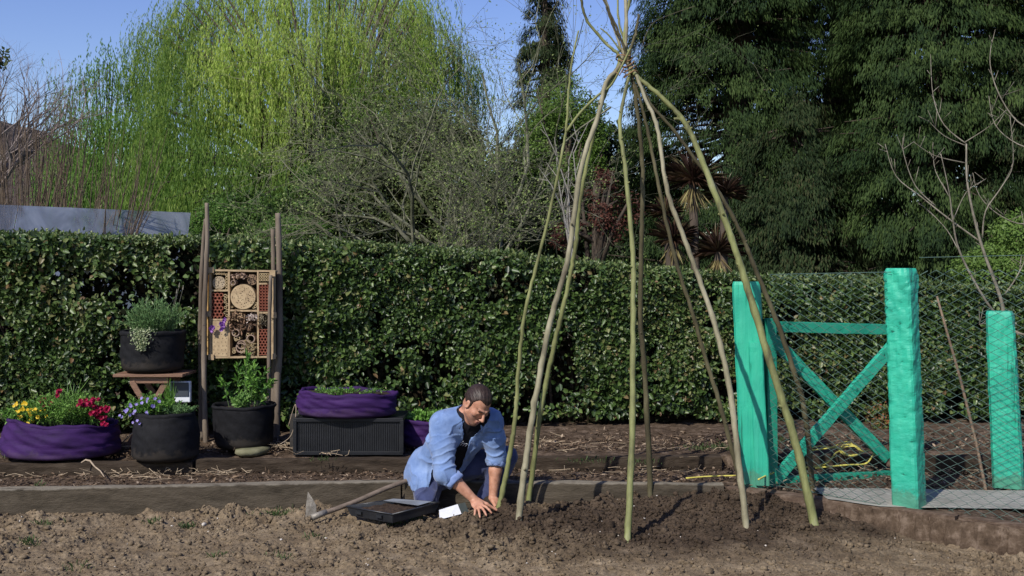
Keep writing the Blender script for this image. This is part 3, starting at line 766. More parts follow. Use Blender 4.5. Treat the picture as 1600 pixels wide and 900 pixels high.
def stems_shrub(name, label, px0, px1, Y, n, seed, lean, topf, mat, base_z=0.0, cat='shrub', twigs=3, r=.008):
    rr = random.Random(seed)
    base = W((px0 + px1) / 2, 0, Y); base.z = base_z
    t = empty(name, label, cat, base); mb = MB()
    for i in range(n):
        px = rr.uniform(px0, px1); y = Y + rr.uniform(-.5, .5)
        b = W(px, 0, y); b.z = base_z; ty = topf(px) + rr.uniform(-30, 90)
        top = W(px + lean(px) + rr.gauss(0, 10), ty, y)
        b = b.lerp(Vector((base.x, base.y, base_z)), .45)
        m1 = b.lerp(top, .5) + Vector((rr.gauss(0, .09), 0, .0)) - Vector(((top.x - b.x) * .22, 0, 0))
        pts = [q - base for q in (b, b.lerp(m1, .5), m1, m1.lerp(top, .5) + Vector((rr.gauss(0, .02), 0, 0)), top)]
        mb.tube(pts, [r * 1.5, r * 1.3, r, r * .7, .0025], 4, cap=False)
        for k in range(twigs):
            f = rr.uniform(.45, .9); s = (m1 - base).lerp(top - base, (f - .4) / .6)
            mb.tube([s, s + Vector((rr.gauss(0, .07), rr.gauss(0, .05), rr.uniform(.1, .28)))], [r * .5, .002], 3, cap=False)
    mb.build('stems', mat, t); return t
M_redstem = surf('red_brown_stem', [(.065, .046, .03), (.16, .115, .08)], 5, .7)
stems_shrub('bare_shrub', 'upright bare brown stems above the glass at the far left', -60, 130, 15.5, 85, 51, lambda px: (px - 30) * .15, lambda px: 150, M_redstem, twigs=5, r=.009)
stems_shrub('bare_shrub', 'bare brown stems leaning right towards the tall willow', 90, 200, 15, 55, 52, lambda px: 15 + (px - 80) * .35, lambda px: 225, M_redstem, twigs=3, r=.008)
stems_shrub('birch_clump', 'thin pale bare stems behind the leftmost pole', 870, 905, 12.5, 7, 53, lambda px: rr_lean[int(px) % 4], lambda px: 215, surf('pale_bark', [(.22, .2, .17), (.45, .42, .38)], 14, .8), cat='tree', twigs=4, r=.009) if False else None
def pale_tree():
    rr = random.Random(8); base = W(890, 0, 12.3); base.z = .1
    t = empty('pale_sapling', 'thin pale barked sapling with forked bare stems behind the leftmost pole', 'tree', base); mb = MB()
    for pts in ([(895, 420), (880, 330), (872, 280), (868, 230)], [(895, 420), (886, 340), (889, 250), (905, 205)], [(893, 395), (888, 300), (868, 240), (845, 190)], [(897, 400), (902, 300), (896, 240), (920, 190)], [(900, 415), (880, 330), (862, 290), (842, 262)], [(1015, 420), (1008, 360), (1012, 320)]):
        if pts[0][0] > 1000: continue
        q = [W(x, y, 12.3) - base for x, y in pts]; q = [Vector((0, 0, .8))] + q
        mb.tube(q, [.014, .011, .009, .006, .003], 5)
        for k in range(6):
            f = rr.uniform(1.5, 3.9); i = int(f); s = q[i].lerp(q[min(i + 1, 4)], f - i)
            mb.tube([s, s + Vector((rr.gauss(0, .12), rr.gauss(0, .1), rr.uniform(.05, .3)))], [.005, .002], 3)
    mb.tube([(0, 0, 0), (0, 0, .85)], .028, 6)
    mb.build('stems', surf('pale_bark', [(.13, .12, .10), (.33, .31, .28)], 14, .8), t)
pale_tree()
def far_bare():
    rr = random.Random(19); base = W(-28, 0, 22); base.z = 0
    t = empty('bare_tree', 'hazy bare tree with fine grey twigs at the top left corner', 'tree', base); mb = MB(); tips = []
    mb.tube([(0, 0, 0), (.1, 0, 3.2)], [.16, .12], 7)
    for i in range(12):
        a = rr.uniform(-1.0, 1.25); branchy(mb, tips, Vector((.1, 0, 3.0)), Vector((math.sin(a), rr.uniform(-.4, .4), math.cos(a))), 1.6, .05, 4, rr, .45, .05, 4, (2, 4), .66, 4)
    mb.build('branches', surf('grey_bare_bark', [(.12, .095, .09), (.25, .21, .2)], 5, .9), t)
far_bare()

# cordylines
def cordyline():
    g = rng(61); base = W(1095, 0, 12.6); base.z = 0
    t = empty('cabbage_palm', 'purple leaved cabbage palm with spiky heads and pale hanging skirts behind the poles', 'tree', base)
    mp = leafm('palm_leaf', [(.022, .012, .010), (.055, .026, .020), (.10, .060, .035), (.12, .12, .05)], .45, .15, .4)
    my = leafm('palm_skirt', [(.07, .05, .022), (.17, .13, .05), (.28, .25, .10)], .6, .2, .3)
    mb = MB()
    for (px, py, s, sk) in ((1082, 282, .42, 1), (1132, 305, .34, 0), (1052, 375, .34, 1), (1122, 394, .38, 1), (1040, 335, .26, 0)):
        c = W(px, py, 12.6 + (px % 7) * .04) - base
        n = 210; d = rdir(g, n); d = d[d[:, 2] > -.35]; n = len(d)
        # long leaf in two steps
        leaves('leaf_rosette', mp, np.repeat([c[:]], n, 0), d + [0, -.1, .12], rdir(g, n) * .3 + np.cross(np.cross(d, [0, 0, 1]), d), s * g.uniform(.65, 1.05, n), .019, t, fold=.15, droop=.12)
        if sk:
            n = 70; d = np.stack([g.normal(0, .42, n), g.normal(-.1, .38, n), np.full(n, -1.)], 1)
            leaves('leaf_skirt', my, np.repeat([c[:]], n, 0) + [0, 0, -.04], d, rdir(g, n) * .4 + [0, -1, 0], s * g.uniform(.5, .95, n), .018, t, fold=.15)
        mb.tube([(c.x * .3, 0, .0), (c.x * .8, 0, c.z * .5), c[:]], [.07, .055, .045], 7)
    mb.build('trunk', M_bark, t, smooth=True)
cordyline()

# bare fruit tree on the right
def fruit_tree():
    rr = random.Random(9); Y = 8.75; base = W(1568, 0, Y); base.z = .22
    t = empty('bare_fruit_tree', 'bare young fruit tree with upward curving pale branches beyond the wire fence', 'tree', base)
    mb = MB()
    B = [([(1566, 700), (1566, 600), (1567, 500), (1563, 465), (1532, 378), (1512, 290), (1510, 225)], .030, .008),
         ([(1566, 500), (1540, 470), (1500, 395), (1489, 345), (1483, 300), (1470, 240)], .016, .004),
         ([(1532, 378), (1480, 340), (1440, 308), (1400, 275), (1383, 225)], .011, .003),
         ([(1462, 322), (1430, 290), (1412, 240), (1411, 215)], .007, .0025),
         ([(1510, 225), (1475, 195), (1458, 150), (1454, 85)], .008, .0025),
         ([(1510, 228), (1475, 212), (1450, 188)], .006, .0025), ([(1510, 255), (1460, 243), (1428, 222)], .007, .0025),
         ([(1508, 222), (1545, 198), (1572, 172)], .007, .0025),
         ([(1535, 372), (1540, 330), (1565, 292), (1583, 255), (1578, 180)], .009, .003),
         ([(1640, 215), (1590, 190), (1560, 145), (1547, 100), (1550, 62)], .010, .003),
         ([(1640, 240), (1590, 225), (1555, 195), (1545, 150)], .008, .003),
         ([(1640, 330), (1600, 350), (1560, 335), (1530, 305), (1520, 270)], .009, .003),
         ([(1570, 460), (1590, 430), (1605, 390), (1596, 330)], .009, .003),
         ([(1566, 500), (1590, 520), (1640, 530)], .016, .012), ([(1566, 510), (1545, 505), (1530, 507)], .008, .005),
         ([(1497, 390), (1480, 360), (1452, 330), (1435, 318)], .006, .002), ([(1485, 310), (1462, 268), (1458, 235)], .006, .002),
         ([(1489, 345), (1510, 300), (1540, 280)], .005, .002)]
    for pts, r0, r1 in B:
        dY = rr.uniform(-.25, .25); n = len(pts)
        q = [W(x, y, Y + dY * (i / n)) - base for i, (x, y) in enumerate(pts)]
        # resample smooth
        mb.tube(smooth(q, 4), list(np.linspace(r0, r1, (n - 1) * 4 + 1) * .72), 6)
        for k in range(int(n * 1.3)):
            i = rr.randint(1, n - 2); s = q[i].lerp(q[i + 1], rr.random())
            mb.tube([s, s + Vector((rr.gauss(0, .05), rr.gauss(0, .06), rr.uniform(.03, .14)))], [.0035, .0018], 3)
    mb.build('branches', surf('pale_fruit_bark', [(.09, .08, .058), (.19, .17, .13), (.30, .27, .22)], 9, .8), t, smooth=True)

def smooth(P, k):
    """Catmull-Rom resample"""
    P = [Vector(p) for p in P]; out = []
    for i in range(len(P) - 1):
        a, b, c, d = P[max(i - 1, 0)], P[i], P[i + 1], P[min(i + 2, len(P) - 1)]
        for j in range(k):
            t = j / k
            out.append(.5 * ((2 * b) + (c - a) * t + (2 * a - 5 * b + 4 * c - d) * t * t + (3 * b - a - 3 * c + d) * t ** 3))
    out.append(P[-1]); return out
fruit_tree()

# greenhouse-like glazed screen behind the hedge
def screen():
    a, b = W(-160, 313, 12.6), W(299, 332.5, 15.8)
    t = empty('glass_screen', 'long low glazed screen with milky bluish panes standing behind the hedge', 'screen', (a.x, a.y, 0))
    o = Vector((a.x, a.y, 0)); L = b - a; m, nt, N, Lk, p = new_mat('milky_glass')
    tc = N.new('ShaderNodeTexCoord'); mp = N.new('ShaderNodeMapping'); mp.inputs['Scale'].default_value = (1, 1, .6); mp.inputs['Rotation'].default_value = (0, .5, 0)
    nz = N.new('ShaderNodeTexNoise'); nz.inputs['Scale'].default_value = 2.2; nz.inputs['Detail'].default_value = 5; nz.inputs['Distortion'].default_value = .6
    Lk.new(tc.outputs['Object'], mp.inputs[0]); Lk.new(mp.outputs[0], nz.inputs['Vector'])
    r = ramp(N, [(.22, .24, .27), (.38, .42, .48), (.6, .63, .68)], [.35, .55, .75]); Lk.new(nz.outputs[0], r.inputs[0]); Lk.new(r.outputs[0], p.inputs['Base Color'])
    p.inputs['Roughness'].default_value = .12; p.inputs['Specular IOR Level'].default_value = 1.0; p.inputs['Coat Weight'].default_value = .5
    tr = N.new('ShaderNodeBsdfTransparent'); ms = N.new('ShaderNodeMixShader')
    Lk.new(tr.outputs[0], ms.inputs[1]); Lk.new(p.outputs[0], ms.inputs[2]); Lk.new(ms.outputs[0], N['Material Output'].inputs[0])
    r2 = ramp(N, [(.40, .40, .40), (.75, .75, .75)], [.4, .6]); Lk.new(nz.outputs[0], r2.inputs[0]); Lk.new(r2.outputs[0], ms.inputs[0])
    tilt = Vector((0, .55, 0))
    cuts = [0, .36, .72, 1.0]
    for i in range(3):
        p0 = a + L * cuts[i] - o; p1 = a + L * (cuts[i + 1] - .004) - o; h = Vector((0, 0, 1.3))
        mb = MB(); n_ = Vector((L.y, -L.x, 0)).normalized() * .006
        q = [p0 - tilt - h, p1 - tilt - h, p1, p0]
        mb.add([x + n_ for x in q] + [x - n_ for x in q], [(0, 1, 2, 3), (7, 6, 5, 4), (0, 4, 5, 1), (1, 5, 6, 2), (2, 6, 7, 3), (3, 7, 4, 0)])
        mb.build('pane', m, t)
    fm = MB()
    fm.tube([a - o - tilt - Vector((0, 0, 1.3)), b - o - tilt - Vector((0, 0, 1.3))], .012, 4)
    for c in cuts:
        q = a + L * c - o; fm.tube([q - tilt - Vector((0, 0, 1.28)), (q.x, q.y - .5, 0)], .014, 4)
    fm.build('frame', surf('aluminium', [(.4, .42, .45), (.6, .62, .64)], 10, .35, .1, metallic=.8), t)
screen()
# ------------------------------------------------------------------ wigwam of hazel poles
M_pole = surf('green_hazel_bark', [(.05, .045, .028), (.14, .145, .055), (.21, .225, .085), (.29, .28, .17)], 9, .65, .35, .003, stretch=(1, 1, .35), spec=.35)
M_poleg = surf('pale_hazel_bark', [(.08, .065, .04), (.22, .20, .125), (.36, .33, .23)], 9, .65, .35, .003, stretch=(1, 1, .35), spec=.35)
M_poled = surf('brown_hazel_bark', [(.035, .028, .018), (.075, .065, .033), (.14, .125, .07)], 9, .7, .35, .003, stretch=(1, 1, .35))
M_pale_cut = surf('cut_wood', [(.4, .33, .2), (.6, .5, .33)], 30, .7, .1)
APEX_Y = 7.32
def pole(label, pts, base_z, r0, r1, mat, extra=(), Yend=APEX_Y, seed=0, knots=7):
    rr = random.Random(seed); b = G(pts[0][0], pts[0][1], base_z)
    Y0 = b.y; H = pts[0][1] - pts[-1][1]; q = []
    t = empty('hazel_pole', label, 'pole', b, 'hazel poles of the wigwam')
    def yy(py):
        f = min(max((pts[0][1] - py) / max(pts[0][1] - 100., 1), 0), 1.25); return Y0 + (Yend - Y0) * f
    q = [W(x, y, yy(y)) - b for x, y in pts]
    d = (q[1] - q[0]).normalized(); q = [q[0] - d * .12] + q
    P = smooth(q, 9); n = len(P)
    for i in range(9, n - 2): P[i] = P[i] + Vector((rr.gauss(0, .0016), rr.gauss(0, .0016), 0))
    R_ = [.9 * (r0 + (r1 - r0) * (i / (n - 1)) ** .8) * (1 + rr.uniform(-.05, .05)) for i in range(n)]
    for i in range(5, n, 1):
        if (i * 7 + seed * 3) % 9 < 2: R_[i] *= 1.13
    mb = MB(); mb.tube(P, R_, 10)
    for k in range(knots):
        i = rr.randint(6, n - 3); r = R_[i]; a = rr.uniform(0, 6.28)
        o = Vector((math.cos(a), math.sin(a), .5)).normalized()
        mb.tube([P[i], P[i] + o * (r * rr.uniform(1.25, 2.4))], [r * .5, r * .28], 6)
    mb.build('shaft', mat, t, smooth=True)
    for (bp, ra, rb, dy) in extra:
        m2 = MB(); qq = [W(x, y, yy(y) + dy * i) - b for i, (x, y) in enumerate(bp)]
        S = smooth(qq, 5); m2.tube(S, list(np.linspace(ra, rb, len(S))), 7); m2.build('side_branch', mat, t, smooth=True)
    return t
pole('pale straight front pole just right of the man\'s hands',
     [(810, 812), (823, 711), (840, 605), (861, 500), (889, 396), (907, 267), (935, 178), (947, 129), (967, 104), (978, 60), (978, 0), (980, -40)], .09, .026, .012, M_poleg, seed=2)
pole('leftmost pole rising from between the man\'s hands with a free standing tip',
     [(779, 797), (789, 750), (800, 690), (807, 630), (811, 570), (822, 480), (845, 390), (868, 290), (884, 206), (888, 150), (893, 100), (904, 48)], .05, .023, .006, M_pole, seed=1,
     extra=[([(885, 206), (905, 178), (933, 150), (953, 135), (968, 110), (985, 75)], .010, .006, -.01)])
pole('thin green pole close behind the pale front pole on the left',
     [(826, 783), (844, 648), (861, 563), (874, 504), (889, 440), (900, 380), (907, 310), (925, 220), (944, 151), (962, 112), (967, 88), (945, 66), (918, 33), (907, -4)], .05, .022, .009, M_pole, seed=3,
     extra=[([(970, 80), (952, 56), (938, 44)], .006, .004, 0)])
pole('bright green centre pole standing nearest the camera',
     [(981, 832), (988, 669), (989, 500), (989, 396), (978, 276), (969, 196), (976, 147), (984, 111), (981, 80), (966, 30), (966, -30)], .09, .0255, .006, M_pole, seed=4, knots=10)
pole('dark rear pole rising just right of the centre pole',
     [(1016, 765), (1009, 606), (1001, 500), (1002, 396), (1004, 300), (1003, 240), (993, 151), (987, 120), (984, 85), (994, 50), (998, 22)], .13, .024, .009, M_poled, seed=5)
pole('brown rear pole half hidden behind the right front pole',
     [(1158, 775), (1155, 749), (1127, 639), (1106, 572), (1085, 500), (1053, 396), (1031, 298), (1013, 209), (1000, 156), (985, 112), (978, 85), (962, 40), (940, -6)], .12, .021, .007, M_poled, seed=6)
pole('tall grey green pole second from the right',
     [(1166, 821), (1153, 711), (1140, 606), (1117, 508), (1078, 396), (1044, 302), (1027, 200), (1009, 156), (993, 116), (975, 88), (955, 30), (940, -20)], .09, .025, .008, M_poleg, seed=7)
pole('thick green forked pole at the front right of the wigwam',
     [(1271, 813), (1243, 691), (1212, 594), (1171, 460), (1151, 396), (1124, 320), (1089, 231), (1071, 193), (1053, 171), (1018, 138), (996, 120), (983, 100), (975, 60), (985, -10)], .09, .033, .010, M_pole, seed=8, knots=9,
     extra=[([(1071, 193), (1062, 186), (1053, 186)], .012, .009, 0), ([(1071, 193), (1078, 190)], .010, .008, 0)])
pole('brown knobbly pole leaning behind the thick forked pole',
     [(1270, 772), (1258, 645), (1240, 579), (1212, 497), (1176, 410), (1160, 369), (1124, 302), (1089, 253), (1053, 204), (1018, 164), (1000, 129), (980, 100), (974, 70), (958, 40), (947, 10)], .12, .023, .006, M_poled, seed=9, knots=14)
tw = MB()
for k in range(5):
    c = W(974 + k * 3, 88 + k * 7, APEX_Y); rad = .036
    tw.tube([c + Vector((rad * 1.3 * math.cos(a), rad * 1.1 * math.sin(a), .012 * math.sin(a * 2 + k) + .012 * math.cos(a))) for a in np.linspace(0, 6.28, 22)], .0042, 5)
tw.tube([W(975, 105, APEX_Y - .06), W(968, 118, APEX_Y - .08), W(962, 112, APEX_Y - .09)], .004, 5)
tag(tw.build('twine', surf('jute', [(.14, .075, .035), (.30, .18, .09)], 40, .9), smooth=True), 'brown twine lashing the tops of the wigwam poles together', 'twine')
tg = MB(); tg.tube(smooth([W(1002, 75, 7.4), W(1018, 38, 7.6), W(1050, 22, 7.8), W(1085, 10, 8.0)], 4), .003, 4)
tag(tg.build('twig', M_poled), 'thin twig reaching right from the top of the wigwam', 'twig')

# ------------------------------------------------------------------ green gate and posts
def paint(name, c, bs):
    m, nt, N, L, p = new_mat(name)
    tc = N.new('ShaderNodeTexCoord'); mp = N.new('ShaderNodeMapping'); mp.inputs['Scale'].default_value = bs
    L.new(tc.outputs['Object'], mp.inputs[0])
    n = N.new('ShaderNodeTexNoise'); n.inputs['Scale'].default_value = 9; n.inputs['Detail'].default_value = 8; n.inputs['Roughness'].default_value = .6; n.inputs['Distortion'].default_value = .1
    L.new(mp.outputs[0], n.inputs['Vector'])
    big = N.new('ShaderNodeTexNoise'); big.inputs['Scale'].default_value = 5; big.inputs['Detail'].default_value = 4; L.new(tc.outputs['Object'], big.inputs['Vector'])
    r = ramp(N, [(c[0] * .3, c[1] * .3, c[2] * .3), c, (c[0] * 1.6 + .01, c[1] * 1.12, c[2] * 1.15)], [.31, .39, .75]); L.new(n.outputs[0], r.inputs[0])
    rb_ = ramp(N, [(.88, .86, .88), (1.1, 1.05, 1.02)], [.35, .62]); L.new(big.outputs[0], rb_.inputs[0])
    mu = N.new('ShaderNodeMix'); mu.data_type = 'RGBA'; mu.blend_type = 'MULTIPLY'; mu.inputs['Factor'].default_value = 1; L.new(r.outputs[0], mu.inputs[6]); L.new(rb_.outputs[0], mu.inputs[7]); L.new(mu.outputs[2], p.inputs['Base Color'])
    b = N.new('ShaderNodeBump'); b.inputs['Strength'].default_value = .9; b.inputs['Distance'].default_value = .008
    L.new(n.outputs[0], b.inputs['Height']); L.new(b.outputs[0], p.inputs['Normal'])
    p.inputs['Roughness'].default_value = .5; p.inputs['Specular IOR Level'].default_value = .35
    return m
def mud(m, z0, z1, col, sc=9, amt=1.0):
    nt = m.node_tree; N = nt.nodes; L = nt.links; p = N['Principled BSDF']; src = p.inputs['Base Color'].links[0].from_socket
    tc = N.new('ShaderNodeTexCoord'); sx = N.new('ShaderNodeSeparateXYZ'); L.new(tc.outputs['Object'], sx.inputs[0])
    nz = N.new('ShaderNodeTexNoise'); nz.inputs['Scale'].default_value = sc; nz.inputs['Detail'].default_value = 8; nz.inputs['Roughness'].default_value = .7; L.new(tc.outputs['Object'], nz.inputs['Vector'])
    r1 = N.new('ShaderNodeMapRange'); r1.inputs['From Min'].default_value = z0; r1.inputs['From Max'].default_value = z1; r1.inputs['To Min'].default_value = .42; r1.inputs['To Max'].default_value = -.12
    L.new(sx.outputs['Z'], r1.inputs['Value']); ad = N.new('ShaderNodeMath'); L.new(r1.outputs[0], ad.inputs[0]); L.new(nz.outputs[0], ad.inputs[1])
    r2 = N.new('ShaderNodeMapRange'); r2.inputs['From Min'].default_value = .60; r2.inputs['From Max'].default_value = .72; r2.inputs['To Max'].default_value = amt; L.new(ad.outputs[0], r2.inputs['Value'])
    mx = N.new('ShaderNodeMix'); mx.data_type = 'RGBA'; L.new(r2.outputs[0], mx.inputs['Factor']); L.new(src, mx.inputs[6]); mx.inputs[7].default_value = (*col, 1); L.new(mx.outputs[2], p.inputs['Base Color'])
M_green = paint('green_paint', (.020, .36, .235), (4, 4, .13))
M_green2 = paint('green_paint_rough', (.022, .37, .245), (1.2, 1.2, 2.6))
M_green3 = paint('dull_green_paint', (.012, .24, .155), (1, 1, 1))
for q_ in (M_green, M_green2): mud(q_, .15, .36, (.10, .12, .075), 15, .45)
def hewn(mb, base, top, w, d, rot, seed, rough, rows=70, prof=26, gouge=(6, 30), taper=1.0, loc=Vector((0, 0, 0))):
    base, top = Vector(base), Vector(top); V = []; F = []
    c, s = math.cos(rot), math.sin(rot)
    for i in range(rows + 1):
        f = i / rows; p = base.lerp(top, f); sh = 1.0
        endr = 1 - .10 * max(0, (f - .975) / .025) ** 2
        wd = taper + (1 - taper) * (1 - f)
        for k in range(prof):
            a = 2 * math.pi * (k + .5) / prof
            x, y = math.cos(a), math.sin(a); q = (abs(x) ** 7 + abs(y) ** 7) ** (1 / 7.); x, y = x / q, y / q
            nz = float(noise([x * 2.2 * gouge[0] / 6 + seed], [y * 2.2], [f * gouge[1] * .5], seed)[0]) + .5 * float(noise([x * 6 + seed], [y * 6], [f * gouge[1]], seed + 1)[0])
            m_ = 1 + rough * nz * (0.4 + .9 * f)
            X, Y_ = x * w / 2 * m_ * endr * wd, y * d / 2 * m_ * endr * wd
            V.append(p + Vector((X * c - Y_ * s, X * s + Y_ * c, 0)) - loc)
    for i in range(rows):
        for k in range(prof):
            k2 = (k + 1) % prof; F.append((i * prof + k, i * prof + k2, (i + 1) * prof + k2, (i + 1) * prof + k))
    F.append(tuple(range(prof - 1, -1, -1))); F.append(tuple(rows * prof + k for k in range(prof)))
    mb.add(V, F)
g1 = G(1181, 758, TZ); g1.y += .12
def at(px, py, Y): return W(px, py, Y)
p1t = empty('gate_post', 'square green painted post on the hinge side of the gate', 'post', (g1.x, g1.y, 0))
mb = MB(); B = at(1181, 758, g1.y); B.z = 0; T = at(1166, 440, g1.y); o = Vector((g1.x, g1.y, 0))
hewn(mb, B, T, .19, .15, math.radians(-14), 3, .035, loc=o); mb.build('post', M_green, p1t, smooth=False)
mb = MB(); hewn(mb, at(1192, 758, g1.y - .085), at(1180, 535, g1.y - .085), .095, .05, math.radians(-14), 5, .05, rows=30, loc=o); mb.build('cheek_board', M_green, p1t)
g2 = G(1421, 797, .15); g2.y += .10
p2t = empty('gate_post', 'tall thick roughly hewn green painted post on the latch side of the gate', 'post', (g2.x, g2.y, 0))
mb = MB(); B = at(1422, 797, g2.y); B.z = 0; T = at(1407, 419, g2.y)
hewn(mb, B, T, .175, .165, math.radians(-40), 11, .065, rows=110, prof=40, gouge=(9, 70), taper=.97, loc=Vector((g2.x, g2.y, 0))); mb.build('post', M_green2, p2t)
g3 = G(1575, 745, .23)
mb = MB(); B = at(1576, 760, g3.y); T = at(1562, 486, g3.y)
hewn(mb, B, T, .20, .19, math.radians(-25), 17, .06, rows=60, gouge=(8, 40), taper=.88)
tag(mb.build('fence_post', M_green), 'rounded green painted post behind the wire fence at the far right', 'post')

def beam(mb, a, b, w, d, nrm, jit=.002, seed=0, loc=Vector((0, 0, 0))):
    """board from a to b, width w in the gate plane, thickness d along nrm"""
    a, b = Vector(a) - loc, Vector(b) - loc; t = (b - a).normalized(); s = nrm.cross(t).normalized(); rr = random.Random(seed)
    n = 14; V = []; F = []
    for i in range(n + 1):
        p = a.lerp(b, i / n)
        for (x, y) in ((-1, -1), (1, -1), (1, 1), (-1, 1)):
            V.append(p + s * (x * w / 2 + rr.uniform(-jit, jit)) + nrm * (y * d / 2 + rr.uniform(-jit, jit)))
    for i in range(n):
        for k in range(4):
            k2 = (k + 1) % 4; F.append((i * 4 + k, i * 4 + k2, (i + 1) * 4 + k2, (i + 1) * 4 + k))
    F.append((3, 2, 1, 0)); F.append(tuple(n * 4 + k for k in range(4))); mb.add(V, F)
GY0, GY1 = g1.y + .04, g1.y + .38
def gp(px, py):
    f = (px - 1190) / 200.; return W(px, py, GY0 + (GY1 - GY0) * f)
gn = Vector((-(GY1 - GY0), 1.0, 0)).normalized()
gate = empty('garden_gate', 'green painted wooden gate with crossed braces between the two green posts', 'gate', (gp(1190, 760).x, GY0, .2))
go = Vector(gate.location)
M_brace = paint('green_brace_paint', (.018, .33, .215), (2, 2, 2))
for nm, a, b, w, d, off in (('top_rail', (1196, 510), (1392, 515), .075, .045, 0), ('bottom_rail', (1196, 756), (1392, 745), .09, .045, 0),
                            ('stile', (1200, 765), (1197, 497), .075, .045, -.05), ('stile', (1398, 760), (1396, 497), .075, .045, -.05),
                            ('brace', (1203, 520), (1392, 718), .085, .035, .042), ('brace', (1204, 750), (1388, 540), .085, .035, -.045)):
    m = MB(); beam(m, gp(*a) + gn * off, gp(*b) + gn * off, w, d, gn, seed=int(w * 1000) + a[1], loc=go); m.build(nm, M_green3 if nm != 'brace' else M_brace, gate, bevel=.003)
m = MB(); c = gp(1192, 560) - gn * .05 - go; m.box(c, (.10, .012, .03)); M_iron = surf('iron', [(.02, .02, .02), (.05, .04, .035)], 20, .6, metallic=.6); m.build('hinge', M_iron, gate); m = MB(); m.box(c + Vector((0, 0, -.95)), (.10, .012, .03)); m.build('hinge', M_iron, gate)

M_wire = surf('coated_wire', [(.06, .105, .088), (.10, .155, .13)], 30, .4, .05)
def chain(mb, a, b, z0a, z1a, z0b, z1b, cw=.047, r=.0029, sag=.004, loc=Vector((0, 0, 0))):
    a, b = Vector((a[0], a[1], 0)), Vector((b[0], b[1], 0)); L = (b - a).length; t = (b - a).normalized(); nrm = Vector((-t.y, t.x, 0))
    n = int(L / cw)
    for i in range(n):
        f = i / n; z0 = z0a + (z0b - z0a) * f; z1 = z1a + (z1b - z1a) * f; k = int((z1 - z0) / (cw * .56)); pts = []
        for j in range(k + 1):
            u = i + (.0 if (j + i) % 2 else 1.0) * 1.02
            x = a + t * (u * cw + .006 * math.sin(j * .35 + i * .2)); z = z0 + (z1 - z0) * j / k
            pts.append(x + Vector((0, 0, z + .004 * math.sin(i * .5 + j * .1))) + nrm * ((.0016 if j % 2 else -.0016) + sag * math.sin(u * .4) * math.sin(j * .15)) - loc)
        mb.tube(pts, r, 3, cap=False)
fa, fb = (g1.x + .09, g1.y - .14), (g2.x - .10, g2.y - .06)
fo = Vector((fb[0], fb[1], 0))
fence = empty('wire_fence', 'green coated chain link wire stretched across the gateway between the posts', 'fence', fo)
m = MB(); chain(m, fa, fb, .18, 1.60, .16, 1.62, loc=fo); m.build('wire_mesh', M_wire, fence)
for q_ in ([Vector((fa[0], fa[1], 1.60)) - fo, Vector((fb[0], fb[1], 1.62)) - fo], [Vector((fa[0], fa[1], .18)) - fo, Vector((fb[0], fb[1], .16)) - fo]): m = MB(); m.tube(q_, .0022, 4); m.build('tension_wire', M_wire, fence)
fc = (g2.x + .09, g2.y - .02); fd = (fc[0] + .79 * 1.7, fc[1] - .61 * 1.7)
fo = Vector((fc[0], fc[1], 0))
fence2 = empty('wire_fence', 'chain link wire fence running from the tall green post off the right edge', 'fence', fo)
m = MB(); chain(m, fc, fd, .13, 1.63, .13, 1.66, loc=fo); m.build('wire_mesh', M_wire, fence2)
for q_ in ([Vector((0, 0, 1.71)), Vector((fd[0], fd[1], 1.74)) - fo], [Vector((0, 0, .13)), Vector((fd[0], fd[1], .13)) - fo]): m = MB(); m.tube(q_, .0022, 4); m.build('tension_wire', M_wire, fence2)
stick([G(1542, 765, .17) - Vector((0, 0, .04)), W(1525, 690, 7.78), W(1500, 590, 7.75), W(1480, 520, 7.7), W(1464, 463, 7.68)], [.012, .011, .010, .009, .007], 'slim brown cane leaning behind the wire fence', surf('cane_bark', [(.12, .08, .055), (.26, .19, .13)], 18, .8), name='cane', cat='cane')

# yellow hose
hz = .262
hose_px = [(1185, 748), (1205, 740), (1233, 733), (1280, 727), (1294, 722), (1305, 710), (1312, 703), (1322, 698), (1338, 699), (1344, 706), (1336, 712), (1322, 712), (1313, 704), (1318, 695), (1335, 697), (1345, 703), (1340, 710), (1325, 711), (1314, 703), (1305, 699), (1290, 702), (1262, 702), (1280, 697), (1300, 700), (1312, 692), (1325, 690), (1334, 697), (1347, 704), (1360, 703), (1366, 706), (1360, 716), (1350, 725), (1320, 728), (1274, 730)]
P = [G(x, y + 4, .255 if y < 724 else .215) + Vector((0, 0, .012 + .006 * (i % 3))) for i, (x, y) in enumerate(hose_px)]
mb = MB(); mb.tube(smooth(P, 6), .0062, 7)
M_hose = surf('yellow_rubber', [(.50, .44, .08), (.62, .56, .14)], 10, .45, .1)
tag(mb.build('garden_hose', M_hose, smooth=True), 'yellow garden hose coiled loosely on the ground behind the gate', 'hose')
mb = MB(); mb.tube(smooth([G(1072, 749, .165) + Vector((0, 0, .008)), G(1110, 746, .165) + Vector((0, 0, .008)), G(1150, 745, .165) + Vector((0, 0, .008))], 5), .0055, 7)
tag(mb.build('garden_hose', M_hose, smooth=True), 'short run of yellow hose lying behind the timber left of the gate', 'hose')

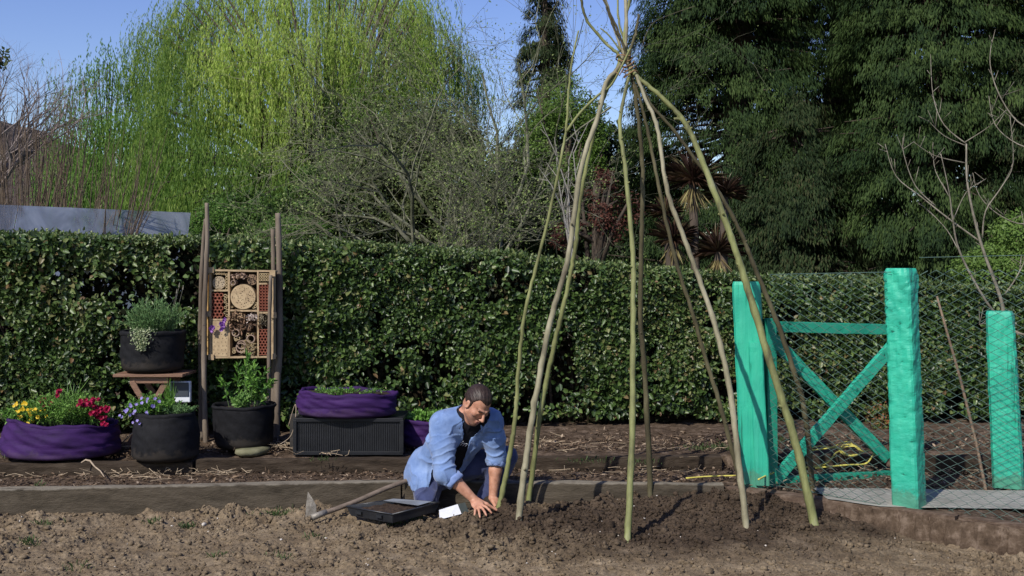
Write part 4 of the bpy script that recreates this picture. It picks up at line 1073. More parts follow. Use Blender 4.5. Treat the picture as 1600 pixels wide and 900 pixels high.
# ------------------------------------------------------------------ planters
M_black = surf('black_felt', [(.005, .005, .006), (.012, .012, .014)], 30, .8, .4, .003, spec=.2)
M_purple = surf('purple_felt', [(.016, .005, .036), (.031, .009, .068), (.045, .014, .092)], 5, .75, .5, .004, stretch=(1, 1, 3), spec=.22)
mud(M_black, .0, .16, (.07, .055, .04), 14, .28); mud(M_purple, .0, .12, (.09, .065, .055), 12, .2)
M_comp = surf('compost', [(.015, .010, .007), (.05, .032, .022)], 40, .95, .9, .01)
def planter(name, label, cx, cy, z, r, h, mat, squash=1.0, bulge=.06, tilt=(0, 0), fold=.010, seed=0, flare=0.0, soil=.75, group='fabric planters', rim_h=.03):
    t = empty(name, label, 'planter', (cx, cy, z), group); rr = random.Random(seed); ph = [rr.uniform(0, 6.28) for _ in range(8)]
    def fn(rad, zz, th):
        f = zz / h
        w = fold * (math.sin(3 * th + ph[0] + 6 * f) + .6 * math.sin(7 * th + ph[1] - 9 * f) * f + .5 * math.sin(2 * th + ph[2]) + .5 * math.sin(11 * th + ph[3] + 22 * f))
        crease = -fold * .7 * max(0, math.sin(f * 17 + 1.3 * math.sin(2 * th + ph[4]) + ph[5])) ** 3
        z2 = zz + f * (tilt[0] * math.cos(th) + tilt[1] * math.sin(th)) + f * fold * .8 * math.sin(5 * th + ph[6]) + f * fold * .4 * math.sin(13 * th + ph[7])
        return (rad + (w + crease) * min(1, f * 4 + .2)), z2
    prof = [(r * .86, 0)]
    for i in range(1, 25):
        f = i / 24; rad = r * (1 + flare * (f - .5) + bulge * math.sin(math.pi * f) - .14 * max(0, 1 - f * 9) ** 2 - .02 * max(0, (f - .9) * 10)); prof.append((rad, f * h))
    prof += [(prof[-1][0] - .012, h * 1.0), (prof[-1][0] - .016, h * (.9)), (prof[-1][0] - .02, h * .72)]
    mb = MB(); mb.lathe(prof, (0, 0, 0), 72, fn)
    for i, v in enumerate(mb.v): mb.v[i] = (v[0], v[1] * squash, v[2])
    mb.build('bag', mat, t, smooth=True)
    m2 = MB(); zs = h - rim_h
    pr = [(r * (1 + flare * .5) * 1.0 + .004, zs), (r * (1 + flare * .5) * 1.0 + .009, zs + rim_h * .5), (r * (1 + flare * .5) * 1.0 + .002, h + .003), (r * (1 + flare * .5) - .012, h), (r * (1 + flare * .5) - .012, zs)]
    m2.lathe(pr + [pr[-1]], (0, 0, 0), 72, fn)
    m2.f = m2.f[:-2]
    for i, v in enumerate(m2.v): m2.v[i] = (v[0], v[1] * squash, v[2])
    m2.build('rim', mat, t, smooth=True)
    m3 = MB(); rows = []
    for j in range(9):
        rad = (r * (1 + flare * .3) - .02) * j / 8
        rows.append([(rad * math.cos(a), rad * math.sin(a) * squash, h * soil + tilt[0] * math.cos(a) * j / 8 * soil + R.uniform(-.008, .008)) for a in np.linspace(0, 2 * math.pi, 40)])
    m3.grid(rows); m3.build('compost', M_comp, t, smooth=True)
    return t
def foliage(name, label, cat, c, n, rx, ry, h, size, width, mat, seed, up=.6, group=None, flowers=None, dens=1.0, leafz=0.0):
    """plant growing from c (world). flowers: list of (px,py,Y, petal mat, size)"""
    g = rng(seed); t = empty(name, label, cat, c, group)
    nst = max(6, n // 22); st = MB(); P = []; D = []
    for i in range(nst):
        a = g.uniform(0, 6.28); q = math.sqrt(g.uniform()); b = Vector((q * rx * .55 * math.cos(a), q * ry * .55 * math.sin(a), 0))
        tp = Vector((q * rx * math.cos(a) * g.uniform(.8, 1.15), q * ry * math.sin(a), h * g.uniform(.45, 1.0) * (1 - .35 * q * q)))
        m = b.lerp(tp, .5) + Vector((0, 0, h * .08)); st.tube([b, m, tp], [.0028, .002, .001], 3, cap=False)
        for k in range(n // nst):
            f = g.uniform(.15, 1.05); p = b.lerp(m, f * 2) if f < .5 else m.lerp(tp, f * 2 - 1)
            P.append((p + Vector((g.normal(0, .006), g.normal(0, .006), 0)))[:]); D.append(((tp - b).normalized() * up + Vector(g.normal(0, .6, 3)))[:])
    n_ = len(P)
    leaves('leaves', mat, P, D, rdir(g, n_) + [0, -.5, .5], size * g.uniform(.6, 1.25, n_), width * g.uniform(.7, 1.2, n_), t, droop=.1)
    st.build('stems', M_stemg, t)
    return t
M_stemg = surf('plant_stem', [(.05, .09, .03), (.09, .14, .05)], 20, .6, .1)
def bloom(t, p, mat, s, seed, n=6, face=(0, -1, .3), layers=1):
    g = rng(seed); f = Vector(face).normalized(); a = f.cross(Vector((0, 0, 1))).normalized(); b = a.cross(f)
    P = []; D = []; Nn = []
    for l in range(layers):
        for k in range(n):
            th = 6.283 * k / n + l * .5 + g.normal(0, .12)
            P.append((p + f * (l * s * .12))[:]); D.append((a * math.cos(th) + b * math.sin(th) + f * (.15 + .45 * l))[:]); Nn.append(f[:])
    k = len(P)
    return leaves('flower', mat, P, D, np.array(Nn), s * .55 * g.uniform(.85, 1.1, k), s * .5, t, fold=.1)
def petal(name, a, b, c): return leafm(name, [a, b, c], .5, .35, .3)
M_yel = petal('yellow_petal', (.60, .36, .01), (.75, .50, .02), (.8, .62, .05))
M_red = petal('crimson_petal', (.25, .008, .03), (.38, .012, .06), (.5, .03, .12))
M_vio = petal('violet_petal', (.16, .11, .42), (.28, .22, .60), (.5, .45, .75))
M_fern = leafm('feathery_leaf', [(.08, .18, .03), (.15, .31, .05), (.26, .44, .10)], .5, .35, .3)
M_herb = leafm('herb_leaf', [(.07, .14, .05), (.13, .25, .085), (.25, .40, .16)], .55, .3, .3)
M_cream = leafm('variegated_leaf', [(.14, .2, .08), (.32, .38, .2), (.5, .52, .34)], .5, .3, .3)
M_mint = leafm('mint_leaf', [(.06, .15, .025), (.12, .27, .04), (.22, .40, .08)], .45, .35, .35)

# left purple bag with flowers
c = G(95, 722, .255); LB = Vector(((97 - 800) / FPX * (c.y + .40), c.y + .40, .245))
planter('purple_planter', 'wide purple fabric planter full of yellow and crimson flowers at the far left', LB.x, LB.y, LB.z, .405, .265, M_purple, squash=.88, bulge=.05, tilt=(-.03, .0), fold=.010, seed=3, flare=-.10, soil=.85)
zt = LB.z + .235
fl = foliage('bedding_plant', 'mass of feathery green leaves in the middle of the left purple planter', 'plant', (LB.x + .03, LB.y - .05, zt), 7500, .30, .24, .25, .028, .007, M_fern, 5)
pan = foliage('pansy_plant', 'yellow pansies at the left end of the wide purple planter', 'plant', (LB.x - .24, LB.y - .10, zt - .01), 1500, .15, .15, .19, .026, .012, M_mint, 6)
rd = foliage('stock_plant', 'crimson double flowers at the right of the wide purple planter', 'plant', (LB.x + .22, LB.y - .06, zt), 1300, .17, .15, .17, .032, .009, M_mint, 7)
rd2 = foliage('stock_plant', 'small crimson flowers between the yellow pansies and the feathery leaves', 'plant', (LB.x - .10, LB.y + .0, zt), 500, .09, .10, .20, .03, .009, M_mint, 8)
gq = rng(99)
def scatter_blooms(t, pxs, Yc, mat, s, n, layers, sy=.07, jit=6):
    for i in range(n):
        bx, by = pxs[i % len(pxs)]; w = W(bx + gq.normal(0, jit), by + gq.normal(0, jit * .7), Yc + gq.uniform(-sy, sy * .5))
        bloom(t, w - Vector(t.location), mat, s * gq.uniform(.8, 1.2), 500 + i, 6, (gq.normal(0, .4), -1, gq.uniform(.1, .8)), layers)
scatter_blooms(pan, [(26, 632), (40, 631), (26, 642), (30, 653), (42, 645), (50, 640), (62, 641), (55, 655), (47, 654), (33, 657), (65, 652), (38, 640), (57, 647), (45, 664), (70, 646)], LB.y - .16, M_yel, .028, 45, 1, jit=4)
scatter_blooms(rd, [(132, 628), (142, 632), (150, 628), (150, 640), (158, 644), (165, 640), (155, 653), (165, 662), (136, 634), (124, 634), (148, 634), (163, 637), (146, 646), (160, 654)], LB.y - .15, M_red, .040, 34, 3, jit=3)
scatter_blooms(rd2, [(66, 628), (74, 632), (70, 634), (89, 617), (93, 614), (70, 645), (112, 641), (137, 646)], LB.y - .1, M_red, .036, 13, 3, jit=3)
bl = MB()
for k in range(26):
    x = gq.normal(0, .05); l = gq.uniform(.18, .34); a = gq.normal(0, .25)
    bl.tube([(x, 0, 0), (x + a * .05, gq.normal(0, .02), l * .6), (x + a * .22, gq.normal(0, .05), l)], [.003, .0025, .0008], 3)
gb = empty('grassy_plant', 'upright tuft of grassy green blades rising behind the left planter flowers', 'plant', (LB.x + .05, LB.y + .02, zt)); bl.build('blades', M_mint, gb)

# black pot 2 with violas
c = G(258, 724, .245); B2 = Vector(((259 - 800) / FPX * (c.y + .21), c.y + .21, .245))
planter('black_planter', 'round black fabric planter with violets standing beside the wide purple planter', B2.x, B2.y, .245, .225, .345, M_black, bulge=.07, fold=.004, seed=5, flare=-.12, soil=.9, tilt=(.0, 0))
vi = foliage('viola_plant', 'violas with small violet flowers spilling over the black planter', 'plant', (B2.x - .09, B2.y - .03, .57), 1900, .20, .14, .16, .024, .011, M_mint, 11)
scatter_blooms(vi, [(203, 633), (199, 642), (205, 648), (215, 632), (228, 626), (220, 626), (247, 624), (229, 646), (192, 651), (208, 660), (219, 661), (241, 632), (195, 640), (212, 640)], B2.y - .17, M_vio, .024, 26, 1, jit=3)
foliage('thyme_plant', 'low thyme at the right side of the planter with violas', 'plant', (B2.x + .11, B2.y - .03, .57), 1500, .13, .12, .09, .014, .006, M_herb, 12)
bl = MB()
for k in range(30):
    x = gq.normal(0, .022); l = gq.uniform(.14, .27); a = gq.normal(0, .2)
    bl.tube([(x, 0, 0), (x + a * .06, 0, l * .6), (x + a * .16, gq.normal(0, .03), l)], [.004, .003, .001], 4)
gb = empty('chive_plant', 'upright green chives in the middle of the planter with violas', 'plant', (B2.x + .03, B2.y, .57)); bl.build('blades', M_mint, gb)

# stool and pot 1
SY = 9.0; st0 = W(243, 581, SY); sz = st0.z
M_stool = surf('stool_wood', [(.13, .07, .045), (.24, .14, .09)], 8, .7, .4, stretch=(1, 6, 6))
stl = empty('wooden_stool', 'small folding wooden stool with crossed legs holding a black planter', 'stool', (st0.x, SY, .25)); so = Vector(stl.location)
m = MB()
for k in range(5): m.box((0, -.16 + k * .08, sz - .25 - .012), (.54, .072, .022))
m.build('seat', M_stool, stl, bevel=.003)
for yy in (-.15, .15):
    m = MB(); m.box((0, yy, sz - .25 - .05), (.30, .025, .05)); m.build('apron', M_stool, stl, bevel=.003)
    for sx in (-1, 1):
        m = MB(); a = Vector((sx * .13, yy + sx * .014, sz - .25 - .06)); b = Vector((-sx * .17, yy + sx * .014, 0))
        beam(m, a, b, .045, .022, Vector((0, 1, 0))); m.build('leg', M_stool, stl, bevel=.003)
planter('black_planter', 'black fabric planter of herbs raised on the wooden stool', st0.x - .02, SY - .0, sz + .012, .238, .315, M_black, bulge=.02, fold=.004, seed=8, flare=.06, soil=.9)
hp = foliage('rosemary_plant', 'bushy green rosemary in the planter on the stool', 'plant', (st0.x + .0, SY - .02, sz + .29), 3900, .23, .18, .31, .030, .0055, M_herb, 15, up=1.2)
bl = MB()
for (dx, h) in ((.16, .38), (.19, .36), (.14, .33), (-.1, .24)):
    bl.tube([(dx * .6, 0, 0), (dx * .9, 0, h * .6), (dx + .02, 0, h)], [.0025, .002, .0015], 4); bl.tube([(dx + .02, 0, h), (dx + .025, 0, h + .035)], [.007, .003], 5)
lv = empty('lavender_plant', 'few tall dried flower stalks above the rosemary on the stool', 'plant', (st0.x, SY + .02, sz + .29)); bl.build('stems', surf('dried_stalk', [(.12, .12, .09), (.22, .2, .16)], 20, .8), lv)
g = rng(16); n = 520; f = g.uniform(0, 1, n)
cx = W(222, 0, SY - .25)
tr = empty('trailing_thyme', 'pale variegated sprig trailing over the front of the planter on the stool', 'plant', (cx.x, SY - .22, sz + .32))
leaves('leaves', M_cream, np.stack([g.normal(0, .045, n) * (1.3 - f) + .0, -.035 - .02 * np.sin(f * 3) + g.normal(0, .01, n), .04 - f * .17], 1), rdir(g, n) + [0, -.3, -.5], rdir(g, n) + [0, -1, .4], .016, .010, tr)
m = MB(); m.tube([(0, .04, .02), (0, -.03, .04), (0, -.045, -.05), (.005, -.04, -.13)], .0025, 4); m.build('stems', M_stemg, tr)
# thing with white casing
pc = W(282, 612, 8.95); tt = empty('white_framed_panel', 'small dark panel in a white casing hanging beside the stool leg', 'panel', pc)
m = MB(); m.box((0, 0, 0), (.165, .045, .165)); m.build('casing', surf('white_plastic', [(.55, .58, .62), (.7, .72, .75)], 10, .5, .1), tt, bevel=.008)
m = MB(); m.box((.005, -.026, .02), (.135, .010, .11)); m.build('dark_pane', surf('dark_pane', [(.03, .034, .045), (.06, .07, .085)], 3, .35, .05), tt, bevel=.004)
m = MB(); m.tube([(0, .015, -.08), (0, .02, -(pc.z - .25))], .012, 6); m.build('stake', M_stool, tt)

# purple bag on black crate, and third purple bag
c = G(547, 711, .245); CR = Vector(((547 - 800) / FPX * (c.y + .1), c.y + .24, .245))
ct = empty('black_crate', 'long black ribbed plastic crate supporting a purple planter', 'crate', CR)
m = MB(); W2, D2, H2 = .400, .225, .275
m.box((0, 0, H2 / 2), (W2 * 2 - .02, D2 * 2 - .02, H2 - .01)); m.build('box', surf('black_plastic', [(.010, .011, .013), (.022, .023, .026)], 10, .45, .1), ct)
m = MB()
for i in range(46):
    x = -W2 + .03 + (2 * W2 - .06) * i / 45; m.tube([(x, -D2 + .008, .015), (x, -D2 + .008, H2 - .03)], .0048, 5)
for i in range(24):
    y = -D2 + .03 + (2 * D2 - .06) * i / 23
    for s in (-1, 1): m.tube([(s * (W2 - .008), y, .015), (s * (W2 - .008), y, H2 - .03)], .0048, 5)
M_bp = surf('black_plastic', [(.006, .0065, .008), (.013, .014, .017)], 10, .5, .1, spec=.3)
rb = m.build('ribs', M_bp, ct); rb['kind'] = 'stuff'
m = MB()
for z in (.012, H2 - .015):
    for s in (-1, 1): m.box((0, s * D2, z), (2 * W2 + .02, .02, .026)); m.box((s * W2, 0, z), (.02, 2 * D2 + .018, .0255))
for sx in (-1, 1):
    for sy in (-1, 1): m.box((sx * W2, sy * D2, H2 / 2), (.026, .026, H2 - .03))
m.build('frame', M_bp, ct, bevel=.002)
pb_ = planter('purple_planter', 'shallow sagging purple fabric planter sitting on the black crate', CR.x - .03, CR.y - .07, .245 + H2, .368, .185, M_purple, squash=.66, bulge=.045, tilt=(-.012, .0), fold=.009, seed=13, flare=.03, soil=.88)
foliage('seedlings', 'tiny green seedlings in the purple planter on the crate', 'plant', (CR.x - .03, CR.y - .08, .245 + H2 + .165), 700, .34, .16, .05, .018, .009, M_mint, 18)
c3 = W(664, 700, 8.95)
planter('purple_planter', 'small purple fabric planter with fresh salad leaves behind the kneeling man', c3.x, 8.95, .25, .24, .22, M_purple, bulge=.03, fold=.007, seed=15, flare=.04, soil=.9)
foliage('salad_plant', 'fresh bright green salad leaves in the small purple planter', 'plant', (c3.x, 8.92, .44), 1300, .21, .18, .09, .03, .02, M_mint, 19)
m = MB(); c = G(455, 706, .25); m.box((c.x, c.y + .15, .25 + .13), (.07, .05, .27), jit=.003)
tag(m.build('dark_post', surf('dark_post_wood', [(.02, .018, .016), (.045, .04, .036)], 10, .8), bevel=.004), 'short dark wooden post beside the left end of the black crate', 'post')
stick(smooth([W(450, 668, 8.7), W(461, 632, 8.66), W(462, 650, 8.62), W(455, 680, 8.62), W(438, 694, 8.6)], 4), .003, 'thin bent straw hanging over the corner of the black crate', M_dry, 4, 'dry_stalk', 'stalk')
stick(smooth([G(190, 693, .30), W(200, 683, 8.6), W(213, 672, 8.6)], 3), .006, 'pale stick propped between the purple and black planters', M_dry, 5)

# insect hotel
HYY = 9.2
def hp_(cx, cy): return 320 + cx / 5.625, 410 + cy / 5.625
hc = W(380, 558, HYY); hot = empty('insect_hotel', 'wooden insect hotel packed with drilled logs bricks and bamboo between tall stakes', 'insect hotel', hc); ho = Vector(hc)
def Q(cx, cy, dy=0.0):
    x, y = hp_(cx, cy); w = W(x, y, HYY); w.y += dy; return w - ho
SC = HYY / FPX / 5.625      # metres per crop pixel
M_hw = surf('hotel_wood', [(.20, .135, .075), (.35, .25, .145), (.46, .35, .21)], 12, .75, .4, stretch=(3, 3, 1))
M_hw2 = surf('hotel_batten', [(.28, .2, .115), (.44, .33, .2)], 12, .75, .3)
def slat(nm, x0, y0, x1, y1, w, d, mat, dy=0, sub=None):
    m = MB(); beam(m, Q(x0, y0, dy), Q(x1, y1, dy), w, d, Vector((0, 1, 0)), jit=.001, seed=x0 + y1); return m.build(nm, mat, hot)
DP = .10
m = MB(); a, b = Q(60, 80), Q(620, 830); m.box(((a.x + b.x) / 2, DP / 2 + .004, (a.z + b.z) / 2), (b.x - a.x, .012, a.z - b.z)); m.build('back_board', surf('hotel_back', [(.012, .008, .006), (.04, .025, .016)], 20, .9), hot)
for x in (62, 225, 478, 603): slat('divider', x, 80, x + 2, 830, .018 if x in (62, 603) else .014, DP, M_hw)
slat('side_batten', 34, 110, 34, 810, .008, .03, surf('gold_batten', [(.4, .24, .08), (.55, .36, .14)], 9, .6), -.02)
for (x0, y0, x1, y1) in ((48, 68, 630, 78), (48, 832, 625, 826), (75, 246, 220, 246), (75, 500, 220, 502), (235, 420, 468, 424), (488, 186, 560, 186), (488, 440, 600, 440)):
    slat('shelf', x0, y0, x1, y1, .014, DP - .004, M_hw2 if x0 == 48 else M_hw)
for (x, y) in ((62, 62), (600, 90), (65, 822), (605, 815), (38, 445), (612, 455)):
    m = MB(); m.box(Q(x + 8, y + 6, -DP / 2 - .008), (.045, .014, .045), jit=.002); m.build('corner_block', M_hw2, hot)
M_log = surf('log_end', [(.24, .165, .095), (.38, .28, .165), (.46, .35, .21)], 14, .8, .2)
M_hole = surf('drill_hole', [(.008, .005, .003), (.02, .012, .008)], 30, .95)
def disc(x, y, r, nh, seed, mat=M_log, hr=.0035, dy=-.055):
    c = Q(x, y, dy); rr = random.Random(seed); rad = r * SC
    m = MB(); m.tube([c + Vector((0, .08, 0)), c + Vector((0, .003, 0)), c], [rad * 1.0, rad, rad * .97], 28); m.build('log_disc', mat, hot, smooth=False)
    h = MB(); pts = []
    for _ in range(nh * 8):
        if len(pts) >= nh: break
        a = rr.uniform(0, 6.28); q = math.sqrt(rr.random()) * rad * .88; px_, pz = q * math.cos(a), q * math.sin(a)
        if all((px_ - u) ** 2 + (pz - v) ** 2 > (hr * 2.4) ** 2 for u, v in pts): pts.append((px_, pz)); s = hr * rr.uniform(.7, 1.2); h.tube([c + Vector((px_, .001, pz)), c + Vector((px_, -.0012, pz))], s, 8)
    if pts: h.build('drill_holes', M_hole, hot)
disc(135, 180, 58, 34, 1, dy=-.04, mat=surf('grey_log', [(.26, .2, .13), (.4, .32, .22)], 14, .8))
disc(350, 302, 110, 60, 2); disc(425, 152, 46, 22, 3, dy=-.035, mat=surf('brown_log', [(.16, .1, .06), (.28, .19, .12)], 14, .8), hr=.005)
def rings(name, specs, mat, L=.09, th=.3, dy=-.045):
    m = MB()
    for (x, y, r) in specs:
        c = Q(x, y, dy); R0 = r * SC; n = 12
        V = []; F = []
        for (rad, yy) in ((R0, 0), (R0 * (1 - th), 0), (R0 * (1 - th), L * .6), (R0, L)):
            for k in range(n): V.append(c + Vector((rad * math.cos(6.283 * k / n), yy, rad * math.sin(6.283 * k / n))))
        for i, j in ((3, 0), (0, 1), (1, 2)):
            for k in range(n): k2 = (k + 1) % n; F.append((i * n + k, i * n + k2, j * n + k2, j * n + k))
        m.add(V, F)
    o = m.build(name, mat, hot); o['kind'] = 'stuff'; return o
M_bam = surf('bamboo', [(.35, .25, .13), (.6, .47, .28)], 20, .6)
rr = random.Random(3)
sp = [(205, y, 12) for y in range(110, 240, 24)] + [(190, 290, 13), (192, 318, 12), (190, 345, 12), (208, 370, 12), (192, 395, 12), (208, 420, 12), (190, 440, 12), (206, 465, 12), (207, 300, 10)]
sp += [(95 + i * 22, 100 + rr.uniform(-5, 5), 9) for i in range(5)]
sp += [(500 + (i % 4) * 21, 105 + (i // 4) * 24, 11) for i in range(12)]
sp += [(255 + rr.uniform(0, 200), 620 + rr.uniform(0, 190), rr.uniform(7, 15)) for i in range(26)] + [(250, 200, 9), (256, 180, 8), (460, 360, 11), (455, 385, 12), (440, 398, 9), (250, 390, 9)]
rings('bamboo_tubes', sp, M_bam)
rings('clay_rings', [(285, 615, 34), (395, 567, 24), (417, 668, 38), (335, 720, 40), (330, 745, 46), (262, 178, 22)], surf('clay', [(.22, .15, .11), (.38, .28, .22)], 10, .8), th=.22, dy=-.055)
M_brick = surf('red_brick', [(.18, .055, .034), (.30, .10, .062)], 14, .85)
def brick(x0, y0, x1, y1, r, sq=False):
    sp = []; yy = y0; row = 0
    while yy < y1:
        xx = x0 + (r if row % 2 and not sq else 0)
        while xx <= x1: sp.append((xx, yy, r * 1.12)); xx += 2 * r
        yy += (2 * r if sq else 1.75 * r); row += 1
    o = rings('brick_cells', sp, M_brick, L=.07, th=.34, dy=-.045)
brick(90, 285, 165, 490, 16.5); brick(503, 205, 556, 430, 13, True); brick(500, 600, 556, 800, 14)
m = MB(); a, b = Q(78, 512), Q(216, 822); m.box(((a.x + b.x) / 2, -.005, (a.z + b.z) / 2), (b.x - a.x, .09, a.z - b.z)); m.build('drilled_block', M_log, hot)
m = MB()
for i in range(4):
    for j in range(8):
        c = Q(95 + i * 34 + (j % 2) * 8, 560 + j * 34, -.051); m.tube([c, c + Vector((0, -.0012, 0))], .0030, 8)
m.build('drill_holes', M_hole, hot)
def stuff_part(o): o['kind'] = 'stuff'; return o
def tuft(nm, x, y, n, s, mat, seed, spread, l=.04, w=.01, dy=-.055):
    g = rng(seed); c = Q(x, y, dy); return stuff_part(leaves(nm, mat, np.array(c[:]) + g.normal(0, 1, (n, 3)) * [spread[0] * SC, .012, spread[1] * SC], rdir(g, n) + [0, -.5, 0], rdir(g, n) + [0, -1, 0], l * s, w, hot))
tuft('wool_tuft', 425, 480, 90, .5, leafm('pale_wool', [(.5, .4, .33), (.75, .66, .6)], .9, .2, .1), 4, (26, 14))
tuft('bark_bits', 300, 470, 120, .8, leafm('bark_bit', [(.10, .06, .04), (.28, .18, .11), (.45, .33, .2)], .9, .05, .1), 5, (35, 22), w=.012)
tuft('bark_bits', 340, 550, 110, .8, leafm('bark_bit', [(.08, .05, .03), (.2, .12, .08), (.35, .22, .14)], .9, .05, .1), 6, (60, 28), w=.012)
tuft('bark_bits', 340, 115, 90, .7, leafm('pale_bark_bit', [(.15, .09, .06), (.4, .28, .2), (.6, .45, .35)], .9, .05, .1), 7, (35, 12), w=.012)
tuft('straw_bundle', 405, 745, 90, 1.3, leafm('straw_bit', [(.4, .3, .16), (.62, .5, .3)], .8, .1, .1), 8, (20, 25), w=.003, dy=-.07)
tuft('twig_bundle', 520, 500, 70, 1.1, leafm('twig_bit', [(.2, .16, .1), (.42, .36, .26)], .8, .1, .1), 9, (22, 30), w=.004)
pf = empty('purple_flowers', 'small bunch of purple flowers tucked into the left side of the insect hotel', 'flowers', ho); 
for i, (x, y) in enumerate([(85, 560), (95, 575), (75, 572), (97, 598), (108, 565), (170, 545), (185, 530), (195, 510), (178, 570), (165, 530), (190, 550), (165, 585), (205, 495), (88, 590)]):
    bloom(pf, Q(x, y, -.085), petal('purple_petal', (.22, .07, .36), (.34, .13, .5), (.5, .28, .62)) if i == 0 else bpy.data.materials['purple_petal'], .036, 700 + i, 5, (gq.normal(0, .5), -1, -.3), 2)
# stakes
M_stk = surf('grey_stake', [(.07, .052, .038), (.14, .11, .082), (.22, .18, .14)], 7, .8, .5, stretch=(1, 1, .25))
def stake(label, pts, r0, r1, Y, bz=None):
    q = [W(x, y, Y) for x, y in pts]; q[0].z = min(q[0].z, .23) - .05; S = smooth(q, 5)
    m = MB(); m.tube(S, [r0 + (r1 - r0) * i / (len(S) - 1) + (.003 if i % 5 == 2 else 0) for i in range(len(S))], 9)
    return tag(m.build('wooden_stake', M_stk, smooth=True), label, 'stake', 'stakes holding the insect hotel')
stake('grey stake in front at the left side of the insect hotel', [(322, 694), (319, 600), (319, 500), (322, 420), (324, 370), (323, 317)], .022, .016, 9.1)
stake('thin stake crossing behind the left front stake', [(315, 690), (313, 560), (314, 450), (317, 390), (321, 342)], .020, .014, 9.28)
stake('thick grey stake standing to the right of the insect hotel', [(431, 668), (433, 600), (437, 540), (437, 470), (436, 400), (434, 333)], .030, .022, 9.3)
stake('short stake behind the right edge of the insect hotel', [(426, 650), (428, 550), (428, 450), (426, 358)], .022, .018, 9.42)
stake('thin pole in front of the right column of the insect hotel', [(420, 660), (420, 600), (421, 500), (423, 430)], .016, .014, 9.08)
# pot 3
c = G(381, 706, .25); P3 = Vector(((381 - 800) / FPX * (c.y + .21), c.y + .21, .25))
planter('black_planter', 'black fabric planter on a flat stone in front of the insect hotel', P3.x, P3.y, .262, .228, .325, M_black, bulge=.015, fold=.003, seed=21, flare=.10, soil=.9, rim_h=.02)
foliage('leafy_herb', 'loose leafy herb growing in front of the insect hotel', 'plant', (P3.x + .0, P3.y, .56), 420, .24, .14, .46, .055, .017, M_mint, 22)
foliage('leafy_herb', 'small cluster of pale green leaves at the rim of the front black planter', 'plant', (P3.x + .02, P3.y - .12, .56), 300, .07, .05, .13, .035, .024, leafm('pale_leaf', [(.12, .25, .05), (.25, .4, .12)], .5, .35, .3), 23)
m = MB(); c = G(389, 708, .25); m.lathe([(.10, -.03), (.125, -.005), (.12, .018), (.07, .026)], (c.x, c.y + .10, .252), 18, lambda r, z, th: (r * (1 + .12 * math.sin(2 * th) + .06 * math.sin(5 * th)), z))
tag(m.build('flat_stone', surf('mossy_stone', [(.10, .10, .05), (.2, .19, .12)], 12, .9), smooth=True), 'flat mossy stone under the black planter in front of the insect hotel', 'stone')

# ------------------------------------------------------------------ tools in the foreground
M_blackp = surf('tray_plastic', [(.012, .013, .016), (.024, .026, .03)], 8, .38, .15, spec=.5)
A, Bp, Cc, Dd = G(541, 806, .02), G(613, 819, .02), W(687, 800, 7.40), W(617, 795, 7.47)
def tray():
    t = empty('seed_tray', 'black plastic seed tray lying beside the man\'s knee', 'tray', (A + Cc) / 2); o = Vector(t.location)
    q = [p - o for p in (A, Bp, Cc, Dd)]; up = Vector((0, 0, 1)); h = .062; cen = sum(q, Vector()) / 4
    m = MB()
    inner = [p.lerp(cen, .05) for p in q]; low = [p.lerp(cen, .10) for p in q]; lowin = [p.lerp(cen, .14) for p in q]
    V = [p + up * 0.0 for p in low] + [p + up * h for p in q] + [p + up * h for p in inner] + [p + up * .008 for p in lowin]
    F = [(3, 2, 1, 0)] + [(i + a, (i + 1) % 4 + a, (i + 1) % 4 + a + 4, i + a + 4) for a in (0, 4, 8) for i in range(4)] + [(12, 13, 14, 15)]
    m.add(V, F); m.build('tub', M_blackp, t, bevel=.002)
    m = MB()
    for i in range(4):
        a, b = q[i], q[(i + 1) % 4]; m.tube([a + up * h, b + up * h], .0055, 6)
    m.build('rim', M_blackp, t, smooth=True)
    m = MB(); rows = []
    a, b, c, d = [p.lerp(cen, .14) + up * .044 for p in q]
    for i in range(16):
        f = i / 15; rows.append([(a.lerp(b, f)).lerp(d.lerp(c, f), j / 15) + up * R.uniform(-.008, .009) for j in range(16)])
    m.grid(rows); m.build('compost', M_comp, t)
    m = MB(); f0 = a.lerp(d, .75); f1 = b.lerp(c, .98)
    m.add([a.lerp(d, .72) + up * .026, b.lerp(c, .62) + up * .026, b.lerp(c, .97) + up * .03, a.lerp(d, .97) + up * .03], [(0, 1, 2, 3)])
    m.build('clear_sheet', surf('clear_plastic', [(.10, .11, .12), (.2, .21, .22)], 5, .15, .4, spec=.8), t)
    for i in (0, 1):
        m = MB(); p = q[0].lerp(q[1], .28 + .44 * i) + up * .035; m.box(p + Vector((.0, -.004, 0)), (.05, .010, .018), Matrix.Rotation(math.atan2((q[1] - q[0]).y, (q[1] - q[0]).x), 3, 'Z')); m.build('grip', M_blackp, t)
tray()
